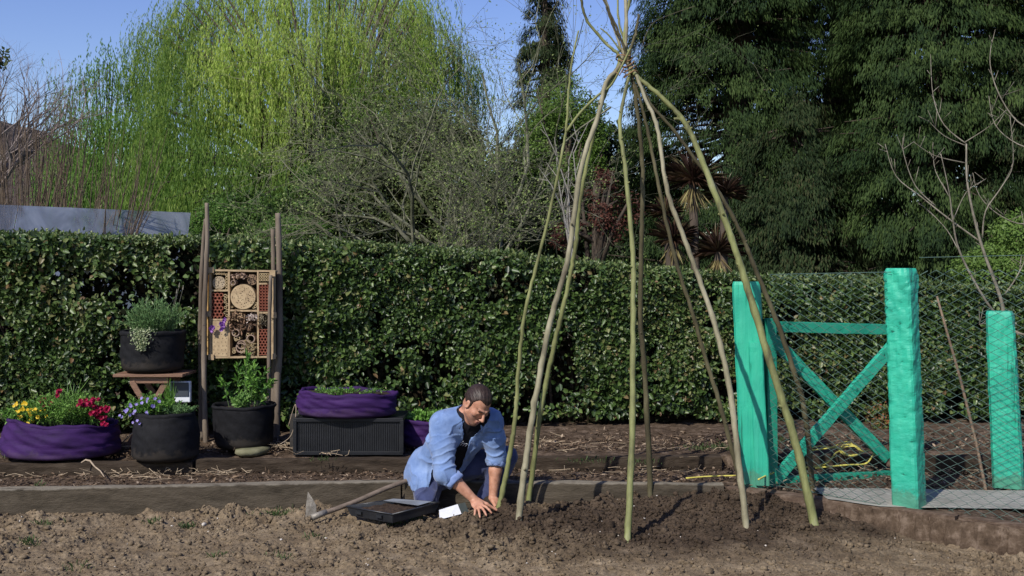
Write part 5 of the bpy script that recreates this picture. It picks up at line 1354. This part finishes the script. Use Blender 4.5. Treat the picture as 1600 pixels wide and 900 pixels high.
# second tray corner under the packet
def packet():
    t = empty('seed_packet', 'white seed packet propped on the soil by the man\'s right hand', 'packet', G(704, 805, .05)); o = Vector(t.location)
    a, b, c, d = [W(*p) for p in ((687, 812, 7.32), (721, 803, 7.36), (715, 788, 7.39), (686, 797, 7.35))]
    n = (b - a).cross(d - a).normalized() * .003
    q = [p - o for p in (a, b, c, d)]
    m = MB(); bot = q[0].lerp(q[1], .5)
    m.add([p - n for p in q] + [p + n for p in q], [(0, 1, 2, 3), (7, 6, 5, 4), (0, 4, 5, 1), (1, 5, 6, 2), (2, 6, 7, 3), (3, 7, 4, 0)]); m.build('paper', surf('white_paper', [(.55, .56, .60), (.72, .73, .76)], 6, .6, .6), t)
    e = (q[1] - q[0]).normalized() * .05
    q2 = [q[1] + e * .06, q[1] + e, q[2] + e * 1.0, q[2] + e * .06]
    m = MB(); m.add([p - n for p in q2] + [p + n for p in q2], [(0, 1, 2, 3), (7, 6, 5, 4), (0, 4, 5, 1), (1, 5, 6, 2), (2, 6, 7, 3), (3, 7, 4, 0)]); m.build('dark_flap', surf('grey_green_card', [(.02, .028, .026), (.04, .05, .045)], 9, .6), t)
packet()
def hoe():
    b = G(484, 806, .0); t = empty('garden_hoe', 'old long handled hoe stuck in the soil and leaning on the timber', 'hoe', b); o = Vector(b)
    e = G(644, 748, .2); e.y = edge_y(e.x) - .03; e.z = CH - (748 - HY) * e.y / FPX
    s = G(497, 805, .03)
    m = MB(); S = smooth([s - o, s.lerp(e, .35) - o + Vector((0, 0, -.006)), s.lerp(e, .7) - o + Vector((0, 0, .004)), e - o], 5); m.tube(S, .0165, 10); m.build('handle', surf('hoe_wood', [(.10, .075, .055), (.20, .155, .12)], 8, .7, .4, stretch=(.3, 3, 3)), t, smooth=True)
    d = (e - s).normalized(); m = MB(); m.tube([s - o - d * .045, s - o + d * .06], [.022, .019], 10); m.build('socket', M_rust, t, smooth=True)
    # pointed blade
    pts = [(477, 808), (478, 790), (481, 768), (489, 780), (494, 790), (495, 807)]
    q = [W(x, y, b.y + (.0 if i < 3 else -.01)) - o for i, (x, y) in enumerate(pts)]; q[0].z -= .02; q[-1].z -= .02
    m = MB(); n = Vector((.3, -1, .1)).normalized() * .003; k = len(q)
    cen = sum(q, Vector()) / k + Vector((0, -.012, 0))
    V = [p + n for p in q] + [p - n for p in q] + [cen + n, cen - n]
    F = [(i, (i + 1) % k, 2 * k) for i in range(k)] + [((i + 1) % k + k, i + k, 2 * k + 1) for i in range(k)] + [(i, i + k, (i + 1) % k + k, (i + 1) % k) for i in range(k)]
    m.add(V, F); m.build('blade', M_rust, t)
M_rust = surf('worn_steel', [(.10, .085, .07), (.22, .20, .17), (.30, .27, .23)], 12, .55, .4, metallic=.35)
hoe()
# ------------------------------------------------------------------ the kneeling gardener (signed distance field meshed to one surface)
class Field:
    def __init__(s, lo, hi, h):
        s.lo = np.array(lo, np.float32); s.h = h
        s.n = [int(math.ceil((b - a) / h)) + 1 for a, b in zip(lo, hi)]
        s.D = np.full(s.n, .05, np.float32)
        s.ax = [s.lo[i] + h * np.arange(s.n[i], dtype=np.float32) for i in range(3)]
    def sub(s, lo, hi, m=.05):
        sl = []
        for i in range(3):
            a = max(0, int((lo[i] - m - s.lo[i]) / s.h)); b = min(s.n[i], int((hi[i] + m - s.lo[i]) / s.h) + 2); sl.append(slice(a, max(b, a + 1)))
        X, Y, Z = np.meshgrid(s.ax[0][sl[0]], s.ax[1][sl[1]], s.ax[2][sl[2]], indexing='ij')
        return tuple(sl), X, Y, Z
    def _put(s, sl, d, k, op):
        A = s.D[sl]; d = np.minimum(d, .05) if op == 'add' else d
        if op == 'add':
            if k > 0:
                h = np.clip(.5 + .5 * (A - d) / k, 0, 1); s.D[sl] = A * (1 - h) + d * h - k * h * (1 - h)
            else: s.D[sl] = np.minimum(A, d)
        else:
            if k > 0:
                h = np.clip(.5 - .5 * (A + d) / k, 0, 1); s.D[sl] = A * (1 - h) + (-d) * h + k * h * (1 - h)
            else: s.D[sl] = np.maximum(A, -d)
    def cone(s, a, b, ra, rb, k=.015, op='add', flat=None):
        a = np.array(a, float); b = np.array(b, float); r = max(ra, rb)
        sl, X, Y, Z = s.sub(np.minimum(a, b) - r, np.maximum(a, b) + r)
        v = b - a; L2 = v @ v + 1e-12
        px, py, pz = X - a[0], Y - a[1], Z - a[2]
        t = np.clip((px * v[0] + py * v[1] + pz * v[2]) / L2, 0, 1)
        dx, dy, dz = px - t * v[0], py - t * v[1], pz - t * v[2]
        if flat is not None:   # flat=(dir, factor>1): thinner along dir
            f = np.array(flat[0], float); f /= np.linalg.norm(f); q = (dx * f[0] + dy * f[1] + dz * f[2]) * (flat[1] - 1)
            dx, dy, dz = dx + q * f[0], dy + q * f[1], dz + q * f[2]
        d = np.sqrt(dx * dx + dy * dy + dz * dz) - (ra + (rb - ra) * t)
        if flat is not None: d = d / (1 + .35 * (flat[1] - 1))
        s._put(sl, d, k, op)
    def chain(s, pts, rs, k=.015, **kw):
        for i in range(len(pts) - 1): s.cone(pts[i], pts[i + 1], rs[i], rs[i + 1], k, **kw)
    def ell(s, c, r, M=None, k=.015, op='add'):
        c = np.array(c, float); r = np.array(r, float); m = r.max()
        sl, X, Y, Z = s.sub(c - m, c + m); M = np.eye(3) if M is None else np.array(M)
        P = np.stack([X - c[0], Y - c[1], Z - c[2]], -1) @ M      # columns of M are local axes
        k0 = np.sqrt(((P / r) ** 2).sum(-1)); k1 = np.sqrt(((P / (r * r)) ** 2).sum(-1)) + 1e-9
        s._put(sl, k0 * (k0 - 1) / k1, k, op)
    def mesh(s):
        D = s.D; ins = D < 0; n = D.shape
        c = tuple(x - 1 for x in n); acc = np.zeros(c + (3,), np.float32); cnt = np.zeros(c, np.int32)
        def S(a, o): return a[o[0]:o[0] + c[0], o[1]:o[1] + c[1], o[2]:o[2] + c[2]]
        for ax in range(3):
            for u in (0, 1):
                for v in (0, 1):
                    o0 = [0, 0, 0]; oth = [i for i in range(3) if i != ax]; o0[oth[0]] = u; o0[oth[1]] = v; o1 = list(o0); o1[ax] = 1
                    A, B = S(D, o0), S(D, o1); x = (A < 0) != (B < 0)
                    t = np.where(x, A / np.where(x, A - B, 1), 0)
                    for i in range(3): acc[..., i] += np.where(x, (o0[i] + (t if i == ax else 0)), 0)
                    cnt += x
        act = cnt > 0; idx = -np.ones(c, np.int64); idx[act] = np.arange(act.sum())
        cell = np.argwhere(act); V = (cell + acc[act] / cnt[act][:, None]) * s.h + s.lo
        quads = []
        for ax in range(3):
            oth = [i for i in range(3) if i != ax]
            A = ins; sl0 = [slice(1, n[i] - 1) for i in range(3)]; sl0[ax] = slice(0, n[ax] - 1); sl1 = list(sl0); sl1[ax] = slice(1, n[ax])
            x0, x1 = A[tuple(sl0)], A[tuple(sl1)]; w = np.argwhere(x0 != x1); st = x0[tuple(w.T)]
            w = w + [0 if i == ax else 1 for i in range(3)]
            e1 = np.zeros(3, int); e1[oth[0]] = 1; e2 = np.zeros(3, int); e2[oth[1]] = 1
            q = [idx[tuple((w - a).T)] for a in (0 * e1, e1, e1 + e2, e2)]
            q = np.stack(q, 1); flip = st if ax != 1 else ~st
            q[~flip] = q[~flip][:, ::-1]; quads.append(q)
        Q_ = np.concatenate(quads); Q_ = Q_[(Q_ >= 0).all(1)]
        return V, Q_
def to_obj(name, V, Q_, mat, parent, loc, disp=None, sm=1, attrs=None):
    # light laplacian smoothing
    E = np.concatenate([Q_[:, [0, 1]], Q_[:, [1, 2]], Q_[:, [2, 3]], Q_[:, [3, 0]]])
    for _ in range(sm):
        A = np.zeros_like(V); C_ = np.zeros(len(V)); 
        for a, b in ((0, 1), (1, 0)):
            np.add.at(A, E[:, a], V[E[:, b]]); np.add.at(C_, E[:, a], 1)
        V = V * .4 + .6 * A / np.maximum(C_, 1)[:, None]
    fn = np.cross(V[Q_[:, 2]] - V[Q_[:, 0]], V[Q_[:, 3]] - V[Q_[:, 1]]); N_ = np.zeros_like(V)
    for i in range(4): np.add.at(N_, Q_[:, i], fn)
    N_ /= np.linalg.norm(N_, axis=1, keepdims=True) + 1e-9
    if disp is not None: V = V + N_ * disp(V, N_)[:, None]
    me = raw_mesh(name, V - np.array(loc), Q_.ravel(), np.arange(len(Q_)) * 4, np.full(len(Q_), 4), smooth=True, attr={k: f(V) for k, f in attrs.items()} if attrs else None)
    return link(name, me, mat, parent)

v3 = lambda *a: np.array(a, float)
pel = v3(-.515, 7.84, .255); chest = v3(-.35, 7.66, .50); neck = v3(-.272, 7.53, .665)
shR, shL = v3(-.452, 7.50, .615), v3(-.150, 7.60, .620)
elR, wrR = v3(-.432, 7.42, .315), np.array(W(741, 781, 7.40)[:])
elL, wrL = np.array(W(776, 715, 7.63)[:]), np.array(W(770, 779, 7.60)[:])
hipR, hipL = v3(-.57, 7.86, .25), v3(-.42, 7.84, .25)
knR, anR, toR = v3(-.570, 7.61, .085), v3(-.60, 7.93, .12), v3(-.60, 7.98, .21)
knL, anL, toL = v3(-.035, 7.74, .360), v3(-.18, 7.73, .075), v3(-.10, 7.60, .06)
# head frame
fw = v3(.44, -.62, -.70); fw /= np.linalg.norm(fw)
lf = np.cross(v3(.10, .04, 1), fw); lf /= np.linalg.norm(lf)          # his left
upv = np.cross(fw, lf)
HM = np.stack([lf, fw, upv], 1)
hc_ = np.array(W(746, 632, 7.43)[:])
def h2w(p): return hc_ + HM @ np.array(p, float)
fr0 = v3(.22, -.88, -.42)
man = empty('person', 'kneeling man in an open blue denim shirt pressing soil around a pole with both hands', 'person', (pel[0], pel[1], 0.0))
mo = np.array([pel[0], pel[1], 0.0])

def head_field(F, grow=0.0):
    F.ell(h2w((0, -.018, .035)), (.077 + grow, .097 + grow, .088 + grow), HM, k=.0)
    if grow: return
    F.ell(h2w((0, .028, -.030)), (.060, .062, .082), HM, k=.03)
    F.cone(h2w((-.052, .01, -.055)), h2w((0, .062, -.098)), .022, .022, k=.03); F.cone(h2w((.052, .01, -.055)), h2w((0, .062, -.098)), .022, .022, k=.03)
    for s in (-1, 1):
        F.ell(h2w((s * .043, .058, -.018)), (.022, .022, .018), HM, k=.02)
        F.ell(h2w((s * .031, .097, .002)), (.020, .018, .013), HM, k=.012, op='cut')
        F.ell(h2w((s * .031, .076, .001)), (.0145, .012, .0115), HM, k=.004)
        F.cone(h2w((s * .014, .089, .022)), h2w((s * .046, .077, .024)), .0085, .007, k=.01)
        F.ell(h2w((s * .080, -.004, -.004)), (.009, .020, .033), HM, k=.006)
        F.ell(h2w((s * .086, .002, -.002)), (.004, .010, .020), HM, k=.003, op='cut')
        F.ell(h2w((s * .012, .103, -.036)), (.008, .009, .007), HM, k=.006)
    F.cone(h2w((0, .088, .018)), h2w((0, .118, -.030)), .008, .0115, k=.010)
    F.ell(h2w((0, .092, -.062)), (.024, .010, .0065), HM, k=.006); F.ell(h2w((0, .089, -.075)), (.020, .011, .0075), HM, k=.006)
    F.cone(h2w((-.018, .099, -.0690)), h2w((.018, .099, -.0690)), .0022, .0022, k=.002, op='cut')

def hand(F, wr, dirs, palm_dir, nrm, side, fingers, thumb):
    """palm slab then five tapered bent fingers. fingers: list of tips; side: unit vector towards the thumb"""
    palm_c = wr + palm_dir * .048
    M = np.stack([side, palm_dir, nrm], 1)
    F.ell(palm_c, (.040, .052, .0165), M, k=.016)
    F.cone(wr, wr + palm_dir * .03, .026, .028, k=.014, flat=(nrm, 1.35))
    for i, (tip, L) in enumerate(fingers):
        off = (.027 - i * .018); kn = wr + palm_dir * (.084 - .004 * abs(i - 1.2)) + side * off
        v = tip - kn; v = v / np.linalg.norm(v); tp = kn + v * L
        m1 = kn + v * L * .42 + nrm * .012; m2 = kn + v * L * .74 + nrm * .008
        F.chain([kn - palm_dir * .02, kn + nrm * .002, m1, m2, tp - nrm * .002], [.0095, .0098, .0088, .0080, .0066], k=.0035)
    b = wr + palm_dir * .022 + side * .024; t_ = thumb
    F.chain([b, b * .55 + t_ * .45 + nrm * .006, t_], [.0145, .0110, .0085], k=.008)

def body():
    F = Field((-.80, 7.22, -.06), (.16, 8.10, .93), .0046)
    head_field(F)
    F.cone(h2w((0, -.045, -.045)), neck, .056, .062, k=.03)
    # torso
    F.cone(pel, chest - fr0 * .02, .105, .105, k=.03); F.cone(chest - fr0 * .02, neck, .105, .07, k=.04); F.cone(shR, shL, .062, .062, k=.05)
    F.cone(neck, shR, .055, .058, k=.04); F.cone(neck, shL, .055, .058, k=.04)
    F.cone(hipR, hipL, .11, .11, k=.03)
    F.chain([shR, elR], [.056, .043], k=.02); F.chain([shL, elL], [.056, .043], k=.02)
    F.chain([elR, elR * .68 + wrR * .32, wrR], [.043, .0435, .0265], k=.015)
    F.chain([elL, elL * .68 + wrL * .32, wrL], [.043, .0435, .0265], k=.015)
    F.chain([hipR, knR], [.085, .058], k=.03); F.chain([knR, knR * .7 + anR * .3, anR, toR], [.055, .054, .035, .03], k=.02)
    F.chain([hipL, knL], [.085, .058], k=.03); F.chain([knL, knL * .7 + anL * .3, anL, toL], [.055, .054, .035, .03], k=.02)
    # right hand: fingers towards camera and down to the soil
    pd = v3(.42, -.72, -.42); pd /= np.linalg.norm(pd); n0 = v3(-.1, -.5, .85); nrm = n0 - pd * (n0 @ pd); nrm /= np.linalg.norm(nrm); sd = np.cross(pd, nrm); sd = sd if sd[0] > 0 else -sd
    T = lambda px, py, Y: np.array(W(px, py, Y)[:])
    hand(F, wrR, None, pd, nrm, sd, [(T(770, 803, 7.30), .078), (T(760, 805, 7.27), .086), (T(750, 808, 7.27), .080), (T(742, 808, 7.29), .064)], T(776, 797, 7.38))
    # left hand: reaching to the right around the pole
    pd = v3(.62, -.62, -.42); pd /= np.linalg.norm(pd); n0 = v3(.2, -.1, .95); nrm = n0 - pd * (n0 @ pd); nrm /= np.linalg.norm(nrm); sd = np.cross(nrm, pd); sd = sd if sd[0] < 0 else -sd
    hand(F, wrL, None, pd, nrm, sd, [(T(791, 797, 7.47), .078), (T(796, 797, 7.50), .086), (T(800, 796, 7.54), .080), (T(802, 793, 7.57), .064)], T(776, 799, 7.47))
    V, Q_ = F.mesh()
    def hl(V): return (V - hc_) @ HM
    def lip(V):
        p = hl(V); return np.exp(-(p[:, 0] / .024) ** 4 - ((p[:, 2] + .0685) / .0115) ** 4 - ((p[:, 1] - .098) / .03) ** 4)
    def stub(V):
        p = hl(V); j = np.exp(-((p[:, 2] + .085) / .045) ** 4 - (p[:, 0] / .065) ** 6) * (p[:, 1] > -.02) * (1 - lip(V))
        return np.clip(j, 0, 1)
    def brow(V):
        p = hl(V); b = np.exp(-((np.abs(p[:, 0]) - .031) / .020) ** 4 - ((p[:, 2] - .0245 - .05 * (np.abs(p[:, 0]) - .03)) / .0055) ** 4) * (p[:, 1] > .05)
        e = np.exp(-((np.abs(p[:, 0]) - .031) / .0135) ** 4 - ((p[:, 2] + .0065) / .0028) ** 4) * (p[:, 1] > .05)
        return np.clip(b + e, 0, 1)
    m, nt, N, L, p = new_mat('skin')
    tc = N.new('ShaderNodeTexCoord'); nz = N.new('ShaderNodeTexNoise'); nz.inputs['Scale'].default_value = 26; nz.inputs['Detail'].default_value = 5
    L.new(tc.outputs['Object'], nz.inputs['Vector']); r = ramp(N, [(.33, .15, .095), (.45, .225, .145), (.52, .275, .185)], [.3, .5, .7]); L.new(nz.outputs[0], r.inputs[0]); col = r.outputs[0]
    for nm, c in (('stubble', (.20, .105, .075)), ('lip', (.30, .125, .095)), ('brow', (.025, .016, .012))):
        a = N.new('ShaderNodeAttribute'); a.attribute_name = nm; mx = N.new('ShaderNodeMix'); mx.data_type = 'RGBA'
        if nm == 'stubble':
            mt = N.new('ShaderNodeMath'); mt.operation = 'MULTIPLY'; mt.inputs[1].default_value = .75; L.new(a.outputs['Fac'], mt.inputs[0]); L.new(mt.outputs[0], mx.inputs['Factor'])
        else: L.new(a.outputs['Fac'], mx.inputs['Factor'])
        L.new(col, mx.inputs[6]); mx.inputs[7].default_value = (*c, 1); col = mx.outputs[2]
    L.new(col, p.inputs['Base Color']); p.inputs['Roughness'].default_value = .5; p.inputs['Specular IOR Level'].default_value = .35
    p.inputs['Subsurface Weight'].default_value = .08; p.inputs['Subsurface Radius'].default_value = (.01, .004, .002); p.inputs['Subsurface Scale'].default_value = .5
    to_obj('body', V, Q_, m, man, mo, sm=1, attrs={'lip': lip, 'stubble': stub, 'brow': brow})
body()

def hair():
    lo = hc_ - .17; F = Field(lo, hc_ + .17, .0035)
    head_field(F, .0055)
    # hairline cuts: keep above a tilted plane, leave the ears free
    sl, X, Y, Z = F.sub(lo, hc_ + .17, 0); P = (np.stack([X, Y, Z], -1) - hc_) @ HM
    ax_ = np.abs(P[..., 0]); yy = P[..., 1]
    front = .072 + .014 * np.clip(ax_ / .05, 0, 1) ** 2 + .0015 * np.sin(P[..., 0] * 400)
    side = .010 + np.clip(yy / .035, 0, 1) * .062
    sf = np.clip((ax_ - .050) / .012, 0, 1)
    line = np.where(yy < 0, .010 + yy * .75, front * (1 - sf) + side * sf)
    line = np.where((ax_ > .058) & (yy > -.004) & (yy < .022), -.022, line)
    F.D[sl] = np.maximum(F.D[sl], line - P[..., 2])
    F.ell(h2w((0, -.112, -.03)), (.024, .022, .026), HM, k=.012)
    V, Q_ = F.mesh()
    def dz(V, N_):
        p = (V - hc_) @ HM; a = np.arctan2(p[:, 0], p[:, 2] + .02)
        return .0007 * np.sin(a * 34 + 3 * np.sin(p[:, 1] * 30)) + .0005 * np.sin(a * 71) + .0012 * noise(p[:, 0] * 60, p[:, 1] * 18, p[:, 2] * 60, 5)
    m = surf('dark_hair', [(.010, .006, .005), (.030, .018, .014), (.05, .032, .026)], 60, .5, .35, .001, spec=.3)
    to_obj('hair', V, Q_, m, man, mo, disp=dz, sm=1)
hair()

fr = v3(.22, -.88, -.42)                     # torso front direction
ax = neck - pel; axn = ax / np.linalg.norm(ax); fr = fr - axn * (fr @ axn); fr /= np.linalg.norm(fr); sdv = np.cross(fr, axn)  # image left
def torso_uvw(X, Y, Z):
    P = np.stack([X, Y, Z], -1) - pel; return P @ sdv, P @ axn, P @ fr
def torso(F, g, arms=True):
    low = pel + v3(0, .02, -.02)
    M = np.stack([sdv, fr, axn], 1)
    F.ell(pel + axn * .05, (.175 + g, .125 + g, .17 + g), M, k=0)
    F.ell(pel + axn * .20, (.165 + g, .120 + g, .18 + g), M, k=.05)
    F.ell(pel + axn * .38, (.178 + g, .120 + g, .17 + g), M, k=.05)
    F.cone(shR, shL, .066 + g, .066 + g, k=.05); F.cone(neck, shR, .062 + g, .064 + g, k=.04); F.cone(neck, shL, .062 + g, .064 + g, k=.04)
    F.cone(neck - axn * .04, neck + axn * .02, .074 + g, .070 + g, k=.03)
def folds(V, N_, amp=1.0, s=0):
    P = V - pel; u, v, w = P @ sdv, P @ axn, P @ fr
    wob = fbm(u * 5, v * 5, w * 5, 301 + s, 3, .5)
    out = .004 * fbm(u * 9 + v * 4, v * 7, w * 9, 305 + s, 3, .5)
    def ridge(ph, sharp): return (1 - np.abs(np.sin(ph))) ** sharp
    mask = np.clip(.45 + .9 * noise(u * 6 + 9, v * 5, w * 6, 315 + s), 0, 1)
    m2 = np.clip(.4 + .9 * noise(u * 7, v * 7 + 4, w * 7, 318 + s), 0, 1)
    t1 = ridge((u * .9 + v * .55) * 33 + wob * 2.6, 2.2) * mask - .25
    t2 = ridge((u * 1.1 - v * .35) * 24 + wob * 3.4 + 1.3, 2.5) * m2 - .2
    tor = .010 * t1 + .008 * t2
    arm = 0 * u; wa = 0 * u
    for A, B, ph in ((shR, elR, 0.), (elR, wrR, 1.), (shL, elL, 2.), (elL, wrL, 3.)):
        d = B - A; L = np.linalg.norm(d); q = V - A; t = np.clip(q @ d / L / L, 0, 1); rr_ = q - t[:, None] * d; dist = np.linalg.norm(rr_, axis=1)
        wt = np.clip((.12 - dist) / .03, 0, 1) * (t > 0.25 if ph in (0., 2.) else 1)
        ang = np.arctan2(rr_ @ v3(1, 0, 0), rr_ @ v3(0, -1, .2))
        f = ridge(t * L * 62 + 1.1 * np.sin(ang + ph) + .7 * np.sin(2 * ang + ph * 2) + wob * 2.2, 1.8) - .3
        near = np.clip(1.25 - np.abs(V - (elR if ph < 2 else elL)) @ v3(1, 1, 1) / .24, .25, 1)
        arm = np.where(wt > wa, .0095 * f * near, arm); wa = np.maximum(wa, wt)
    return amp * (tor * (1 - wa) + arm * wa + out)
def denim(name, cols, sc=45):
    m = surf(name, cols, 7, .85, .35, .0015, bscale=260, spec=.2, sheen=.25); return m
M_shirt = denim('blue_denim', [(.09, .155, .32), (.145, .225, .42), (.22, .31, .51)])
M_cuff = denim('blue_denim_reverse', [(.14, .21, .42), (.22, .30, .52)])
M_trs = denim('navy_cotton', [(.022, .028, .07), (.038, .048, .115), (.055, .068, .155)])
M_tee = surf('black_cotton', [(.006, .006, .009), (.014, .014, .020)], 12, .9, .3, spec=.2)

def trousers():
    F = Field((-.80, 7.40, -.08), (.16, 8.14, .50), .0055); g = .018
    F.ell(pel + v3(-.0, .02, -.02), (.165, .15, .13), None, k=0)
    F.chain([hipR, hipR * .45 + knR * .55, knR], [.105, .095, .075], k=.03); F.chain([knR, knR * .7 + anR * .3, anR], [.075, .072, .058], k=.03)
    F.chain([hipL, hipL * .45 + knL * .55, knL], [.105, .090, .072], k=.03); F.chain([knL, knL * .7 + anL * .3, anL], [.072, .072, .062], k=.03)
    V, Q_ = F.mesh(); to_obj('trousers', V, Q_, M_trs, man, mo, disp=lambda V, N_: folds(V, N_, .9, 50), sm=2)
    for a, t in ((anL, toL), (anR, toR)):
        F = Field(np.minimum(a, t) - .10, np.maximum(a, t) + .10, .005)
        F.cone(a, t, .045, .040, k=.01); F.cone(t, t + (t - a) * .25, .040, .032, k=.01); V, Q_ = F.mesh()
        to_obj('boot', V, Q_, surf('boot_leather', [(.015, .011, .009), (.04, .028, .02)], 14, .6), man, mo)
trousers()
def tshirt():
    F = Field((-.80, 7.30, .05), (.10, 8.10, .80), .0055); torso(F, .004)
    V, Q_ = F.mesh(); to_obj('t_shirt', V, Q_, M_tee, man, mo, disp=lambda V, N_: folds(V, N_, .5, 90), sm=2)
tshirt()
def shirt():
    F = Field((-.82, 7.26, .08), (.14, 8.12, .82), .0050)
    torso(F, .016)
    hem = pel - axn * .10
    M = np.stack([sdv, fr, axn], 1)
    F.ell(pel - axn * .03 + sdv * .015, (.195, .150, .14), M, k=.05)
    F.ell(pel - axn * .12 + sdv * .03 - fr * .01, (.165, .145, .13), M, k=.05)
    F.cone(hipR + v3(0, 0, .03), hipR * .45 + knR * .55 + v3(0, 0, .02), .125, .118, k=.04)
    # sleeves to below the elbow
    cR = elR * .55 + wrR * .45; cR = elR + (wrR - elR) * .33; cL = elL + (wrL - elL) * .16
    F.chain([shR, shR * .5 + elR * .5 + v3(-.01, 0, 0), elR + v3(-.008, 0, -.008), cR], [.086, .078, .070, .058], k=.035)
    F.chain([shL, shL * .5 + elL * .5 + v3(.008, 0, 0), elL, cL], [.084, .074, .064, .056], k=.035)
    sl = tuple(slice(0, n) for n in F.n); X, Y, Z = np.meshgrid(*F.ax, indexing='ij')
    u, v, w = torso_uvw(X, Y, Z)
    # hollow it out (cloth thickness)
    F.D = np.maximum(F.D, -(F.D + .012))
    P = np.stack([X, Y, Z], -1)
    # open ends: sleeves, hem, neck
    for e, wv, el in ((cR, wrR, elR), (cL, wrL, elL)):
        dn = (wv - el) / np.linalg.norm(wv - el); near = np.linalg.norm(P - e, axis=-1) < .11
        F.D = np.where(near, np.maximum(F.D, (P - e) @ dn), F.D)
    hemz = .150 + .008 * np.sin(u * 26) ; F.D = np.maximum(F.D, (hemz + .35 * np.clip(X + .45, 0, 1) - Z) * .9)
    nk = neck + axn * .015 + fr * .01; ncut = np.linalg.norm((P - (h2w((0, -.03, -.07)))), axis=-1) - .088
    F.D = np.maximum(F.D, -ncut)
    # open front
    wd = .020 + .085 * np.clip((.46 - v) / .40, 0, 1.2) ; wd = np.where(v > .46, .02 + (v - .46) * .45, wd)
    cx_ = -.006 + .0 * v
    op = np.maximum(np.abs(u - cx_) - wd, -(w + .0)); F.D = np.maximum(F.D, -op)
    V, Q_ = F.mesh(); to_obj('shirt', V, Q_, M_shirt, man, mo, disp=lambda V, N_: folds(V, N_, 1.35), sm=1)
    # rolled cuffs
    for e, el, wv, r in ((cR, elR, wrR, .060), (cL, elL, wrL, .058)):
        dn = (wv - el) / np.linalg.norm(wv - el); a_ = np.cross(dn, v3(0, 1, 0)); a_ /= np.linalg.norm(a_); b_ = np.cross(dn, a_)
        mb = MB(); rows = []
        for (rr_, t) in ((r - .010, .010), (r, .012), (r + .005, .0), (r + .006, -.018), (r + .002, -.034), (r - .008, -.036)):
            rows.append([tuple(e + dn * (t + .004 * math.sin(3 * th)) + (a_ * math.cos(th) + b_ * math.sin(th)) * (rr_ + .0035 * math.sin(4 * th + t * 90) + .002 * math.sin(9 * th)) - mo) for th in np.linspace(0, 2 * math.pi, 41)])
        mb.grid(rows); mb.build('cuff', M_cuff, man, smooth=True)
    # collar: two folded wings round the neck
    hb = h2w((0, -.045, -.075))
    for s in (-1, 1):
        rows = []
        for i in range(15):
            f = i / 14; th = math.pi * (-.5 + 0) ; ang = f * 2.35 * s
            d_ = -fr * math.cos(ang) + sdv * math.sin(ang)
            top = neck + axn * (.048 - .03 * f) + d_ * (.074) + fr * .012
            out = neck + axn * (.048 - .03 * f - .040 - .012 * f) + d_ * (.100 + .010 * f) + fr * (.012 + .018 * f)
            inn = neck + axn * (.0 - .02 * f) + d_ * .072 + fr * .012
            rows.append([tuple(p - mo) for p in (inn, top, top * .5 + out * .5 + d_ * .004, out)])
        mb = MB(); mb.grid(rows); o = mb.build('collar', M_shirt, man, smooth=True); sd_ = o.modifiers.new('s', 'SOLIDIFY'); sd_.thickness = .004
    # placket edges and chest lettering on the T-shirt
shirt()
def letters():
    cu = bpy.data.curves.new('lettering', 'FONT'); cu.body = '/m\''; cu.size = .062; cu.extrude = .0012; cu.align_x = 'CENTER'; cu.shear = .3
    tmp = bpy.data.objects.new('tmp', cu); COL.objects.link(tmp); dg = bpy.context.evaluated_depsgraph_get(); me = bpy.data.meshes.new_from_object(tmp.evaluated_get(dg)); bpy.data.objects.remove(tmp)
    o = link('lettering', me, None, man); me.materials.clear(); me.materials.append(surf('white_print', [(.5, .5, .52), (.65, .65, .68)], 8, .7))
    c = pel + axn * .405 + fr * .122 - mo
    x_ = Vector(-sdv); z_ = Vector(fr); y_ = Vector(axn)
    o.matrix_local = Matrix.Translation(Vector(c)) @ Matrix((x_, y_, z_)).transposed().to_4x4()
letters()
